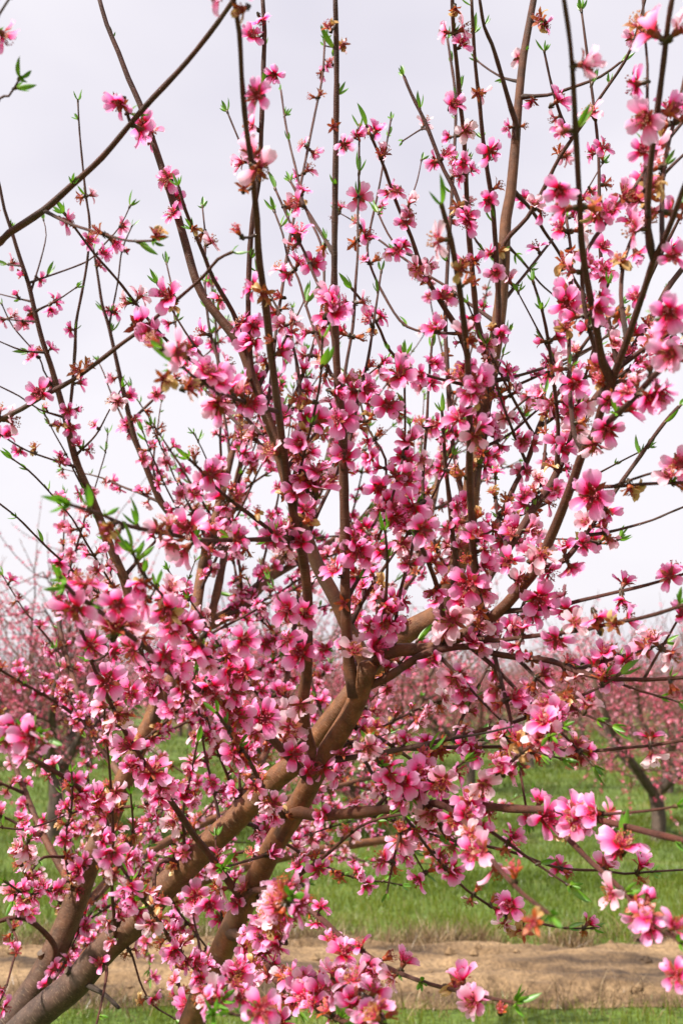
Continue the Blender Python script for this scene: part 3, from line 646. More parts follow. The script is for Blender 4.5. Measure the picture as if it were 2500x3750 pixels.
# ================================================================ THE PEACH TREE IN FRONT
# name | parent | width at base, at tip (tracing units) | depth of tip (or base>tip) in metres | flowers per metre | b: listed from base, t: listed from tip | points
TRACE = '''
trunk|-|260 230|2.3>2.3|0|b|-520,6290 -505,6150 -470,5950 -430,5740
a|trunk|170 88|1.62|0|b|-420,5760 -100,5650 300,5400 600,5130 780,4920 880,4704 940,4556 1000,4416 1060,4276 1130,4136 1200,3996 1275,3856 1350,3736 1420,3606 1480,3496 1540,3396 1600,3300 1640,3220 1672,3130 1690,3060
b|trunk|190 92|1.95|0|b|-440,5680 -340,5300 -130,4980 130,4704 250,4596 350,4516 450,4396 550,4296 640,4226 740,4096 830,4006 960,3876 1080,3766 1180,3666 1280,3566 1380,3486 1440,3416 1510,3320 1590,3220 1680,3100 1750,3020
c|trunk|180 80|2.45|0|b|-450,5680 -400,5300 -200,4980 40,4704 150,4556 220,4436 290,4286 350,4136 400,3996 460,3856 520,3720 580,3560 640,3420 690,3330 730,3220
g|trunk|150 40|1.3|4|b|-460,5690 -640,5000 -700,4000 -640,3000 -480,2200 -300,1500 -200,900 -150,200
L2|a|86 20|1.7|10|t|450,-30 490,110 545,240 590,360 640,470 700,640 750,790 800,940 850,1110 905,1300 960,1400 1040,1500 1110,1600 1160,1740 1220,1900 1275,2060 1320,2218 1390,2418 1460,2600 1545,2760 1600,2890 1665,3010 1678,3080 1650,3190 1600,3290 1530,3400
B5|a|54 22|1.42|14|t|1540,-30 1545,300 1543,600 1538,1000 1535,1400 1550,1750 1572,1950 1580,2250 1585,2600 1590,2900 1605,3060 1630,3190
B3|a|62 22|1.0|9|t|1068,-30 1100,150 1110,350 1130,580 1155,750 1165,850 1180,1010 1190,1200 1220,1400 1237,1568 1260,1760 1285,1950 1305,2100 1330,2270 1360,2418 1390,2568 1413,2748 1415,2918 1408,3108 1392,3220 1410,3400 1440,3520
B3a|B3|20 13|.98|26|t|740,1590 820,1668 930,1758 1100,1838 1270,1903
B3b|B3|24 15|.92|26|t|320,2318 450,2358 600,2418 780,2453 900,2478 1100,2480 1320,2476
B3c|B3|24 14|1.28|30|t|870,2110 920,2158 980,2228 1060,2298 1140,2358 1230,2428 1330,2500
B4|L2|30 20|1.62|17|t|1205,-30 1215,150 1210,300 1200,600 1190,800 1160,1000 1145,1200 1140,1400 1143,1568 1160,1740
B4a|B4|12 8|1.7|3|t|1045,515 1080,600 1140,740 1188,830
L3|b|112 30|2.05|4|t|2455,-30 2413,200 2398,300 2378,500 2363,700 2343,900 2323,1000 2313,1200 2298,1400 2275,1568 2248,1718 2208,1918 2178,2118 2158,2318 2138,2468 2108,2568 2068,2700 2030,2790 1985,2840 1890,2890 1810,2950 1750,3020
L3a|L3|26 14|1.9|8|t|2198,-30 2223,120 2258,200 2298,330 2348,500 2368,560
L3b|L3|18 12|1.95|6|b|2403,442 2513,435 2628,400 2758,350 2848,285
L3c|L3|24 12|1.75|14|t|2968,-30 2928,130 2868,280 2760,440 2680,560 2570,720 2500,860 2420,1000 2335,1100
L3d|L3|14 9|2.1|8|t|2195,280 2248,320 2318,358 2375,378
L3e|L3c|16 9|1.85|8|t|2500,240 2535,400 2575,530 2610,640
L3f|L3|18 12|2.2|9|b|2348,850 2438,960 2498,1060 2560,1150 2640,1290 2700,1380
L3g|L3|14 8|2.2|10|b|2325,1110 2400,1200 2480,1300 2560,1370
L3h|L3|16 8|2.0|12|t|2160,1060 2220,1150 2305,1215
B9|L3|28 14|1.75|22|t|2165,-30 2170,100 2183,300 2203,480 2213,600 2230,740 2258,920 2272,1080 2280,1220 2288,1350 2288,1480
B10|L3|32 17|1.65|24|t|2076,-30 2083,150 2098,300 2113,480 2128,600 2136,750 2143,900 2150,1050 2163,1200 2178,1350 2195,1500 2245,1700
B11|L3|26 12|2.2|22|t|2055,180 2088,400 2093,550 2083,750 2068,1000 2053,1250 2045,1500 2060,1800 2080,2050 2135,2440
B12|B10|22 14|1.85|24|t|1855,350 1888,430 1948,550 1988,650 2038,780 2085,870 2148,1050
B12a|B12|10 6|2.0|2|b|1940,590 1850,645
B13|L3|34 12|1.75|28|t|1686,585 1728,680 1768,780 1808,900 1848,1000 1888,1090 1918,1180 1958,1270 2000,1350 2050,1430 2110,1530 2150,1650 2180,1800 2205,1930
B14|L1|40 24|1.1|24|t|2030,950 2055,1040 2070,1100 2098,1250 2120,1400 2140,1568 2150,1700 2155,1850 2158,2000 2156,2100 2158,2250 2165,2400 2178,2600 2195,2880
L1|a|78 24|1.05|2|b|1560,3360 1610,3275 1660,3160 1710,3060 1770,3005 1840,2987 1930,2985 2000,2975 2080,2940 2170,2890 2290,2810 2400,2690 2470,2600 2528,2470 2578,2350 2638,2190 2680,2070 2728,1998 2770,1850 2808,1758 2850,1640 2878,1568 2918,1450 2968,1300 2998,1200 3040,1120 3090,1000 3136,870 3190,740
B15|L1|34 22|1.0|20|t|3090,-30 3068,100 3048,280 3028,430 2998,650 2978,850 2975,1050 2992,1220
B16|L1|40 22|.92|15|t|2585,-30 2618,200 2633,400 2643,600 2653,780 2663,950 2670,1100 2690,1250 2718,1400 2745,1540 2765,1660 2806,1760
B16r|L1|36 22|1.0|26|b|2728,2000 2800,1930 2900,1840 2990,1740 3080,1650 3170,1570
B17|L1|28 16|1.45|20|b|2528,2600 2598,2568 2668,2478 2748,2368 2798,2298 2858,2208 2938,2098 3008,1998 3078,1908 3118,1868
B18|L1|40 22|1.75|26|b|2190,2760 2268,2608 2328,2528 2388,2438 2448,2338 2508,2258 2558,2168 2608,2068 2658,1968 2698,1878 2758,1798 2840,1690 2900,1600 2990,1460 3060,1330 3150,1210
B19|L3|30 14|2.0|28|b|2138,2500 2258,2428 2308,2348 2368,2218 2418,2128 2458,2008 2488,1928 2538,1838 2600,1750 2668,1600 2760,1490 2850,1400
B20|B18|22 12|1.5|20|t|2450,1300 2490,1430 2518,1568 2538,1718 2553,1848 2563,1968 2565,2150
B21|L1|24 14|1.45|22|t|2600,1000 2620,1130 2625,1250 2615,1400 2612,1568 2618,1808 2623,1888 2638,1998 2672,2090
B22|c|64 12|2.2|14|t|-20,780 0,860 20,960 50,1050 90,1180 130,1300 160,1430 195,1568 230,1668 265,1788 300,1918 330,2048 360,2148 400,2240 440,2338 490,2470 540,2590 580,2690 610,2850 640,3020 720,3210
B23|K1|44 10|2.5|20|t|430,1150 450,1270 470,1400 500,1500 540,1678 560,1768 590,1898 620,2018 660,2118 700,2218 740,2308 800,2380 880,2460 950,2530
B24|B22|16 8|2.2|12|t|358,465 365,600 380,760 395,900 412,1030 400,1200 375,1350 350,1480 345,1600 330,1800 312,1940
B1|g|38 20|1.15|8|b|-240,1260 -120,1190 0,1110 40,1070 200,965 330,850 470,720 600,565 700,450 810,335 900,230 1000,100 1060,15 1100,-40
B1a|B1|16 11|1.2|16|b|205,968 330,1030 480,1075 590,1105 700,1105
B25|L2|22 11|1.45|12|t|300,985 430,1160 500,1240 560,1310 620,1390 700,1490 790,1588 900,1670 1000,1730 1100,1800 1210,1890
B26|g|34 13|1.25|9|b|-470,2120 -250,2060 -100,1985 0,1928 100,1878 200,1818 330,1748 430,1678 560,1578 640,1520 760,1420 900,1300 950,1250 1000,1190 1060,1160
B1b|B1|16 10|1.1|26|b|-60,1160 -70,900 -40,600 0,450 40,440 90,360
B1c|B1|18 12|1.0|24|b|-150,1200 -170,800 -120,400 -30,120 50,-20
B22a|B22|9 6|2.3|12|b|85,1225 40,1215 -20,1200
B22b|B22|9 6|2.3|10|b|130,1380 60,1365 -20,1345
B22c|B22|9 6|2.3|10|b|155,1480 70,1470 -20,1458
B22d|B22|9 6|2.2|14|b|200,1640 100,1608 -20,1560
B22e|B22|10 6|2.2|12|b|300,1920 180,1880 90,1820 -20,1765
B22f|B22|12 7|2.2|26|b|350,2150 200,2098 100,2058 -20,1980
B22g|B22|11 6|2.2|22|b|360,2080 440,1998 500,1888 560,1780
B22h|B22|10 6|2.2|10|b|175,1425 260,1380 350,1320
B22i|B22|9 5|2.3|12|b|130,1330 185,1200 212,1080 200,1010
B22j|B22|9 6|2.3|16|b|280,1840 200,1700 180,1640 60,1500 10,1400
B27|c|16 9|1.9|16|t|-20,2300 80,2378 150,2448 230,2528 330,2618 400,2688 480,2748 560,2850 650,3000
B28|c|14 8|2.0|24|t|60,2110 130,2160 200,2230 270,2310 330,2380 400,2500 520,2700 600,2870
N1|a|40 20|.95|30|t|280,2660 340,2728 420,2778 570,2900 680,2980 760,3070 850,3130 950,3190 1080,3270 1250,3400 1400,3560
N2|a|36 13|1.25|24|t|296,2690 320,2738 350,2848 390,2938 420,3038 450,3110 500,3216 560,3336 640,3466 700,3566 760,3646 830,3746 890,3836 960,3926 1010,3996 1070,4076 1120,4140
N3|N1|22 13|1.05|34|t|610,2540 660,2640 740,2728 800,2808 870,2890 960,3010 1040,3130 1100,3280
N4|a|26 14|1.35|34|t|1000,3280 1060,3370 1100,3426 1150,3506 1200,3606 1240,3676 1310,3780
N5|b|18 11|2.05|24|t|1110,3496 1100,3586 1105,3740
N6|b|18 9|1.95|26|t|905,3416 880,3536 860,3636 840,3740 850,3980
N7|a|26 13|1.25|34|t|520,3916 560,3986 620,4086 680,4166 740,4256 800,4346 860,4416 950,4500
N8|a|18 9|1.5|14|b|1230,3936 1100,3966 1020,3990
N9|c|16 9|2.2|11|t|830,3730 720,3716 600,3706 500,3705
N10|b|14 8|2.2|17|b|760,4060 820,4186 880,4266 950,4356 990,4420
N11|c|14 8|2.1|11|b|470,3700 330,3736 200,3786 100,3810 -20,3800
N12|c|30 14|2.1|17|b|480,3790 360,3620 300,3576 220,3526 130,3478 40,3440 -60,3420
N13|c|20 9|2.1|21|b|400,3960 300,3940 200,3940 160,3980 100,4060 60,4140
N14|c|28 18|2.2|10|b|250,4340 160,4246 80,4216 -20,4240 -140,4300
N15|N14|14 7|2.0|21|b|40,4230 80,4330 60,4420 20,4560 -30,4650
N16|c|14 8|1.9|20|b|430,3966 350,4026 250,4076 130,4110 20,4050
N17|b|20 9|1.75|24|t|490,3180 480,3300 500,3500 515,3700 520,3900 515,4100 510,4320
N18|b|26 14|2.0|4|b|860,3990 800,3958 750,3956 715,3990 708,4080 730,4110
N19|b|16 9|1.9|7|b|440,4400 490,4450 470,4590 440,4720
N20|b|24 17|2.05|0|b|380,4500 410,4530 480,4570 545,4632
N21|b|12 7|2.1|12|b|560,4300 610,4400 640,4506 700,4616 800,4680
N22|N14|13 8|1.9|24|b|60,4220 130,4100 100,3950 130,3850
N23|b|16 9|1.85|21|b|640,4226 600,4100 590,3950 610,3800 600,3650
N24|c|16 8|2.1|21|b|640,3400 780,3300 860,3200 900,3080
N25|c|14 8|2.2|21|b|350,4136 310,4000 300,3850 330,3700 330,3550
N26|g|34 16|1.08|24|b|-660,3200 -400,3300 -200,3340 -50,3360 60,3390 170,3370
R1|L1|24 14|1.35|16|b|2280,2810 2518,2793 2668,2758 2798,2728 2968,2688 3136,2638 3220,2610
R2|L1|26 16|1.15|14|b|2110,2930 2268,2943 2398,2928 2528,2913 2688,2893 2788,2868 2948,2838 3068,2803 3160,2770
R3|a|46 15|1.35|15|b|1660,3190 1768,3120 1880,3045 1990,2990 2158,2970 2268,3003 2368,3018 2536,3038 2633,3082 2767,3116 2901,3122 3007,3122 3136,3113 3220,3105
R3d|R3|13 8|1.5|0|b|2600,3055 2720,3042 2848,3023
R3e|R3|14 9|1.4|24|b|2380,3020 2460,3110 2560,3200 2680,3280 2800,3330
R4|L1|22 14|1.2|9|b|2600,2248 2668,2240 2848,2233 2968,2223 3136,2216 3220,2210
R4a|R4|14 10|1.25|12|b|2820,2233 2968,2180 3068,2158 3160,2140
R5|B17|16 9|1.5|12|b|2690,2460 2778,2448 2898,2418 2998,2388 3068,2358 3160,2320
R6|B17|12 8|1.55|10|b|2660,2500 2778,2498 2838,2478
R7|a|30 13|1.4|22|b|1540,3490 1618,3481 1718,3466 1848,3441 2018,3406 2128,3381 2248,3346 2368,3316 2468,3276 2548,3241 2668,3196 2768,3150 2840,3100
R7a|R7|13 9|1.38|0|b|2100,3395 2240,3365 2355,3338
R8|R7|18 13|1.35|15|b|1920,3430 2118,3436 2268,3431 2418,3436 2568,3446 2718,3451 2868,3436 2988,3426 3136,3401 3220,3390
R8a|R9|24 12|1.3|22|b|2180,3700 2228,3596 2308,3536 2398,3456 2488,3396 2580,3340
R9|a|54 28|1.05|9|b|1350,3750 1450,3746 1568,3741 1718,3726 1868,3706 1988,3696 2208,3701 2328,3716 2468,3721 2568,3726 2698,3756 2868,3796 2988,3826 3136,3861 3230,3885
R9a|R9|26 18|.98|7|b|2470,3722 2558,3806 2648,3896 2718,3966 2788,4026 2908,4136 3008,4216 3136,4336 3220,4410
R9b|R9|30 18|.85|10|b|2040,3700 2128,3776 2208,3876 2288,3986 2388,4096 2448,4146 2528,4206
R9c|R9|16 8|1.75|24|b|1840,3710 1948,3876 2018,3956 2068,4016 2138,4086 2208,4136 2288,4186 2368,4221 2488,4246 2598,4266 2718,4266
R9d|R9|16 9|1.7|17|b|1980,3700 2048,3850 2168,3876 2268,3896 2388,3926 2518,3976 2628,3996 2768,4001 2868,4016 2988,4006 3150,3996
R9e|R9|16 11|1.15|10|b|2670,3752 2868,3736 3018,3720 3100,3705
R9f|R9|18 9|1.45|40|b|1890,3705 1950,3640 2050,3560 2130,3500
R9g|R9a|18 11|.95|15|b|2850,4080 2940,4200 3020,4260 3120,4330
R10|a|30 15|1.15|18|b|1150,4090 1230,4096 1300,4121 1400,4166 1480,4226 1568,4306 1668,4376 1768,4441 1868,4486 1968,4521 2068,4546 2168,4566 2268,4591 2360,4608
R12|a|22 12|1.5|20|b|1160,4100 1240,4126 1330,4056 1420,3986 1500,3926 1568,3866 1650,3800 1750,3760 1860,3740
R13|a|46 20|1.1|24|b|1060,4280 1120,4316 1180,4396 1240,4466 1290,4526 1380,4576 1460,4636 1568,4690 1700,4740
R13a|R13|18 11|1.05|34|b|1290,4526 1420,4500 1560,4520 1700,4600 1760,4700
R13b|R13|18 11|1.0|24|b|1180,4396 1100,4480 1040,4560 980,4660
R13c|R13|18 12|1.05|36|b|1150,4340 1230,4270 1290,4180 1340,4120
R14|a|22 12|2.0|14|b|1610,3330 1748,3396 1868,3476 2000,3570 2080,3640
R15|B18|22 10|1.7|20|t|2670,50 2700,280 2728,500 2748,700 2752,950 2760,1200 2790,1450 2838,1690
R16|B15|18 10|1.2|20|t|2950,-30 2960,150 2973,300 2972,450 2978,600 2960,800 2975,1000
R17|L1|24 14|1.3|24|t|3160,530 3068,640 2988,750 2918,850 2848,930 2768,1040 2700,1140 2672,1250 2690,1450 2760,1700 2775,1840
R18|L1|24 12|1.35|26|t|3170,680 3048,800 2988,900 2918,1060 2870,1180 2850,1350 2860,1560
R19|L1|22 13|1.25|26|t|3160,280 3110,500 3060,700 3040,900 3040,1100
R20|B18|22 12|1.6|24|t|3170,900 3080,1080 3020,1200 2960,1330 2900,1480 2880,1620
R21|B19|18 10|1.9|20|b|2470,1960 2600,1880 2740,1830 2900,1700 3040,1640
R22|L3|18 10|2.05|16|b|2240,1775 2368,1728 2468,1698 2600,1650 2738,1580 2850,1480
R23|L3|15 9|2.05|12|b|2190,2060 2278,2028 2348,1988 2438,1908 2518,1838
R24|L3|22 10|2.0|28|t|1985,1560 1968,1768 1958,1968 1946,2118 1943,2268 1980,2450 2060,2720
R25|B5|16 9|1.6|22|t|1860,1640 1858,1808 1860,1950 1850,2100 1780,2350 1700,2560 1590,2760
R26|L3|30 14|1.85|26|t|2030,1900 2040,2050 2048,2168 2063,2288 2078,2468 2095,2610
R27|L1|28 18|1.35|30|t|1910,2440 1918,2478 1968,2588 2008,2698 2030,2800 2040,2950
R28|L1|20 12|1.5|20|t|1768,2440 1778,2568 1773,2718 1758,2848 1735,2960 1715,3070
R29|L1|20 12|1.6|22|t|1920,2380 1888,2540 1870,2600 1828,2768 1790,2995
R30|B5|14 9|1.7|24|t|1640,1780 1678,1938 1718,2018 1770,2110 1760,2300 1690,2450 1590,2560
U1|B5|18 9|1.7|22|t|1650,590 1648,800 1643,1000 1643,1150 1633,1300 1620,1500 1580,1750 1577,2000
U2|B13|14 8|2.1|14|t|1795,550 1768,700 1748,820 1728,920 1698,1060 1690,1180 1760,1350 1870,1500 2050,1530
U3|B13|10 6|2.0|8|t|1935,735 1915,830 1880,930 1850,1010
U4|B13|12 8|1.9|16|t|1738,980 1780,1070 1840,1150 1910,1190
U5|B10|18 12|1.8|24|t|1620,1330 1698,1430 1748,1520 1790,1610 1900,1700 2100,1760 2230,1790
U6|L2|16 9|2.2|16|t|1290,415 1310,560 1335,680 1365,800 1385,900 1420,1000 1480,1150 1480,1400 1400,1700 1280,2000
U7|L2|18 9|2.3|16|t|1492,180 1480,350 1450,500 1420,650 1390,800 1360,950 1330,1100 1300,1300 1270,1500 1230,1850
U8|B5|18 12|1.6|22|t|1335,835 1400,950 1450,1030 1500,1110 1540,1190
U9|B5|18 10|1.65|24|t|1265,870 1300,950 1350,1060 1400,1160 1440,1260 1490,1380 1548,1600
U10|B5|16 9|1.75|24|t|1260,970 1300,1080 1320,1180 1370,1280 1420,1450 1520,1720
U11|L2|24 14|1.6|16|t|822,860 850,960 890,1060 940,1180 980,1280 1040,1380 1090,1480 1120,1600
U12|U11|12 7|1.8|14|t|930,950 942,1080 950,1190
U13|L2|14 8|2.2|22|t|765,1210 790,1330 805,1480 830,1600 950,1800 1150,2000 1290,2130
U14|L2|18 10|1.9|24|t|940,1300 960,1500 1000,1650 1080,1850 1200,2000 1300,2150
U15|B22|10 6|2.3|12|b|400,1200 470,1130 550,1040 595,950
U16|B23|9 6|2.5|12|b|500,1500 540,1300 560,1150 605,1040
U17|B5|20 10|1.7|26|t|1750,1250 1720,1450 1690,1650 1640,1850 1578,2150
U18|L2|20 10|1.8|28|t|1180,1250 1290,1450 1360,1650 1380,1900 1350,2200
U19|B3|18 10|1.3|28|t|1480,1560 1470,1750 1430,1950 1380,2150 1355,2380
K1|c|72 24|2.9|10|b|730,3220 830,3050 890,2920 905,2760 940,2560 965,2470 1010,2300 1060,2100 1110,1900 1130,1750
K2|K1|70 26|3.2|14|b|890,2930 980,2858 1100,2788 1220,2668 1300,2558 1400,2400 1480,2200 1530,2000
K3|K2|40 16|3.0|20|b|960,2870 1020,2600 1080,2230 1120,2080 1150,1900 1200,1700
K4|b|60 20|3.2|16|b|1180,3666 1400,3450 1600,3180 1780,2850 1940,2500 2030,2100 2080,1800
K5|trunk|110 26|4.6|14|b|-400,5740 -50,5000 300,4500 700,4150 1200,3960 1700,3870 2050,3830
K6|c|60 20|3.9|18|b|250,4400 500,4050 800,3850 1100,3720 1450,3640 1750,3560
K7|c|40 16|2.9|14|b|350,4136 180,3800 60,3500 -60,3200
K8|c|40 16|2.9|14|b|560,3620 420,3350 300,3000 240,2700
K9|K2|40 14|3.6|22|b|1220,2668 1500,2500 1750,2300 1900,2100
K10|b|44 16|3.0|24|b|960,3880 1200,3500 1300,3200 1350,2900 1380,2650
'''
f_px = lambda w, d: w / 2 * d / F

class Br: pass
BR = {}
def make_branch(name, parent, w0, w1, P, D, fd, mat='bark'):
    """P pixel points base->tip, D depth per point"""
    b = Br(); b.name, b.parent, b.fd, b.mat = name, parent, fd, mat
    W = np.array([unproj(x, y, d) for (x, y), d in zip(P, D)])
    ln = np.concatenate([[0], np.cumsum(np.linalg.norm(np.diff(W, axis=0), axis=1))]); t = ln / ln[-1]
    wr = np.array([f_px(w0 + (w1 - w0) * (q ** .8), d) for q, d in zip(t, D)])
    A = smooth_path(np.column_stack([W, wr]), .018)
    b.P, b.r = A[:, :3], np.abs(A[:, 3])
    b.len = np.concatenate([[0], np.cumsum(np.linalg.norm(np.diff(b.P, axis=0), axis=1))])
    b.px = np.array([proj(p) for p in b.P])
    BR[name] = b
    return b

for line in TRACE.strip().splitlines():
    name, par, w, d, fd, order, pts = line.split('|')
    P = [tuple(map(float, q.split(','))) for q in pts.split()]
    if order == 't': P = P[::-1]
    w0, w1 = map(float, w.split())
    TR_par = par
    BR.setdefault('_todo', []).append((name, par, w0, w1, d, float(fd), P))
todo = BR.pop('_todo'); guard = 0
while todo and guard < 20:
    guard += 1; rest = []
    for item in todo:
        name, par, w0, w1, d, fd, P = item
        if par != '-' and par not in BR: rest.append(item); continue
        if par == '-':
            d0, d1 = map(float, d.split('>'))
        else:
            pb = BR[par]; k = np.argmin(np.hypot(pb.px[:, 0] - P[0][0], pb.px[:, 1] - P[0][1]) + (np.arange(len(pb.px)) < 2) * 30)
            base = pb.px[k]; d0, d1 = base[2], float(d)
            if math.hypot(base[0] - P[0][0], base[1] - P[0][1]) > 25: P = [(base[0], base[1])] + P
            else: P = [(base[0], base[1])] + P[1:]
            # an acute fork: the branch rises out of its parent gradually
            if k > 6 and f_px(w0, d0) > .0045:
                dv = np.array(P[1]) - np.array(P[0]); pv = pb.px[k][:2] - pb.px[k - 4][:2]
                if np.dot(dv, pv) / (np.linalg.norm(dv) * np.linalg.norm(pv) + 1e-6) > .35:
                    m = 3 if pb.r[k] > .01 else 2
                    P = [(pb.px[k - m][0], pb.px[k - m][1])] + P; d0 = pb.px[k - m][2]
        seg = np.concatenate([[0], np.cumsum([math.hypot(P[i + 1][0] - P[i][0], P[i + 1][1] - P[i][1]) for i in range(len(P) - 1)])]); t = seg / seg[-1]
        D = d0 + (d1 - d0) * t ** (1.0 if name not in ('a', 'b', 'c', 'L1', 'L3') else 1.15)
        make_branch(name, par, w0, w1, P, D, fd, 'dead' if name in ('R3d', 'R7a', 'N20') else 'bark')
    todo = rest
assert not todo, todo

# extra shoots that fill the crown behind the traced branches: parent, from, to, number, length, flowers per metre, upward pull
def sprout(par, t0, t1, num, length, fd, up=.05, spread=.8, rise=.5, back=0.0):
    pb = BR[par]; rs = np.random.default_rng(abs(hash(par)) % 1 + len(BR) * 13 + 5)
    for q in range(num):
        k = int((t0 + (t1 - t0) * (q + rs.random()) / num) * (len(pb.P) - 2)) + 1
        tg = norm(pb.P[k] - pb.P[k - 1])
        d = tg * .45 + norm(rs.normal(0, 1, 3)) * spread + np.array([0, back, rise])
        if par in ('K5', 'K6'): d[2] = max(d[2], -.1)
        ln = length * rs.uniform(.55, 1.15)
        P = grow(pb.P[k], d, ln, .05, up, .06, rs)
        b = Br(); b.name = 'sprout%d' % len(BR); b.parent = par; b.fd = fd; b.mat = 'bark'
        r0 = min(pb.r[k] * .7, .0024 + .0032 * ln)
        A = smooth_path(np.column_stack([P, np.linspace(r0, .0014, len(P))]), .022)
        b.P, b.r = A[:, :3], A[:, 3]
        b.len = np.concatenate([[0], np.cumsum(np.linalg.norm(np.diff(b.P, axis=0), axis=1))]); b.px = np.array([proj(p) for p in b.P])
        BR[b.name] = b
for a in (('K1', .2, .95, 8, .55, 26), ('K2', .1, 1, 17, .6, 30), ('K3', .2, 1, 8, .5, 30), ('K4', .1, 1, 18, .55, 30), ('K9', .1, 1, 11, .6, 32), ('K10', .1, 1, 10, .5, 32),
          ('B22', .0, .45, 4, .35, 20), ('B23', .05, .6, 5, .4, 22), ('B19', .05, .7, 5, .35, 24), ('B18', .1, .8, 5, .35, 24), ('L3', .15, .6, 6, .45, 26), ('L2', .15, .55, 5, .4, 26), ('K8', .1, 1, 7, .5, 28), ('K7', .1, 1, 4, .4, 26)):
    sprout(*a)
for a in (('K5', .3, 1, 24, .6, 34, .012, .9, .3), ('K6', .1, 1, 24, .6, 34, .012, .9, .3), ('b', .35, .9, 7, .5, 32, .0, .5, -.1, .9), ('c', .3, .95, 4, .45, 32, .01, .5, .0, .9), ('R9', .2, .6, 6, .25, 30, .0, .9, .1), ('R7', .1, .8, 6, .25, 30, .0, .8, .2), ('R3', .2, .9, 6, .25, 24, .02, .8, .1), ('a', .5, .95, 6, .4, 30, .0, .7, .0, .9)):
    sprout(*a)

# --- build the wood
tree = link('peach_tree', None, label='pink blossoming peach tree with thick brown limbs in front of the alley', category='tree')
tb = BR['trunk'].P[0]; tree.location = (tb[0], tb[1], 0.0)
TL = np.array([tb[0], tb[1], 0.0])
for bi, (nm, b) in enumerate(BR.items()):
    g = Geo(); r = b.r.copy(); rs = np.random.default_rng(bi)
    big = r[0] > .012
    sides = 14 if r[0] > .02 else (9 if r[0] > .006 else 6)
    if b.parent != '-':                   # flare where it leaves its parent
        pb = BR[b.parent]; pr = pb.r[np.argmin(np.linalg.norm(pb.P - b.P[0], axis=1))]
        out_ = np.clip(b.len - pr * .9, 0, None)
        r = np.minimum(r * (1 + (.55 if r[0] < .014 else .10) * np.exp(-out_ / max(.012, r[0] * 1.6))), np.where(out_ > 0, 1, pr * .8))
        voff = .06 if r[0] > .018 else -pr
    else: r = r * (1 + .5 * np.exp(-b.len / .12)); voff = .06
    if not big:                           # swollen nodes
        for s in np.arange(.02, b.len[-1], .028): r = r * (1 + .16 * np.exp(-((b.len - s - rs.normal(0, .004)) / .006) ** 2))
    add_tube(g, b.P - TL, r, sides, bump=.022 if big else .05, seed=bi)
    for U_ in g.uv: U_[:, 1] += voff
    if nm == 'trunk': name = 'trunk'
    elif nm in ('a', 'b', 'c', 'g', 'L1', 'L2', 'L3', 'K1', 'K2', 'K4', 'K5'): name = 'limb'
    elif nm.startswith('sprout') or r[len(r) // 2] < .003: name = 'twig'
    else: name = 'branch'
    b.obj = link(name, g.mesh(name, [b.mat]), tree)

# pruned stubs: short cut pieces with a flat wood face
def stub(px, py, par, dx, dy, ln, w0, w1, mat='bark'):
    pb = BR[par]; k = np.argmin(np.hypot(pb.px[:, 0] - px, pb.px[:, 1] - py)); d = pb.px[k][2]
    p = pb.P[k]; q = unproj(pb.px[k][0] + dx, pb.px[k][1] + dy, d - .015); r0, r1 = f_px(w0, d), f_px(w1, d)
    A = smooth_path(np.array([p, p + (q - p) * .5, q]), .006); g = Geo(); rr_ = np.interp(np.linspace(0, 1, len(A)), [0, .45, .8, 1], [r0, r0 * .92, r1 * 1.05, r1])
    V, Q, UV, T = tube(A - TL, rr_, 12, bump=.05, seed=int(px)); g.add(V, Q, UV, 0)
    o = link('pruned_stub', g.mesh('pruned_stub', [mat]), tree)
    g = Geo(); ang = np.linspace(0, 2 * np.pi, 12, endpoint=False); e = V[-12:]; c = e.mean(0) - T[-1] * .0015
    g.add(np.vstack([e, c]), np.array([(k_, (k_ + 1) % 12, 12) for k_ in range(12)]), np.zeros((13, 3)), 0)
    link('cut_face', g.mesh('cut_face', ['cut']), o)
stub(1850, 2905, 'L3', -10, -85, 0, 100, 44)
stub(520, 4310, 'b', 10, -110, 0, 90, 80, 'dead')
stub(1400, 3460, 'b', -50, -50, 0, 60, 46, 'dead')
stub(345, 4480, 'b', -70, -30, 0, 46, 36, 'dead')
stub(200, 4440, 'c', -30, -60, 0, 60, 40)

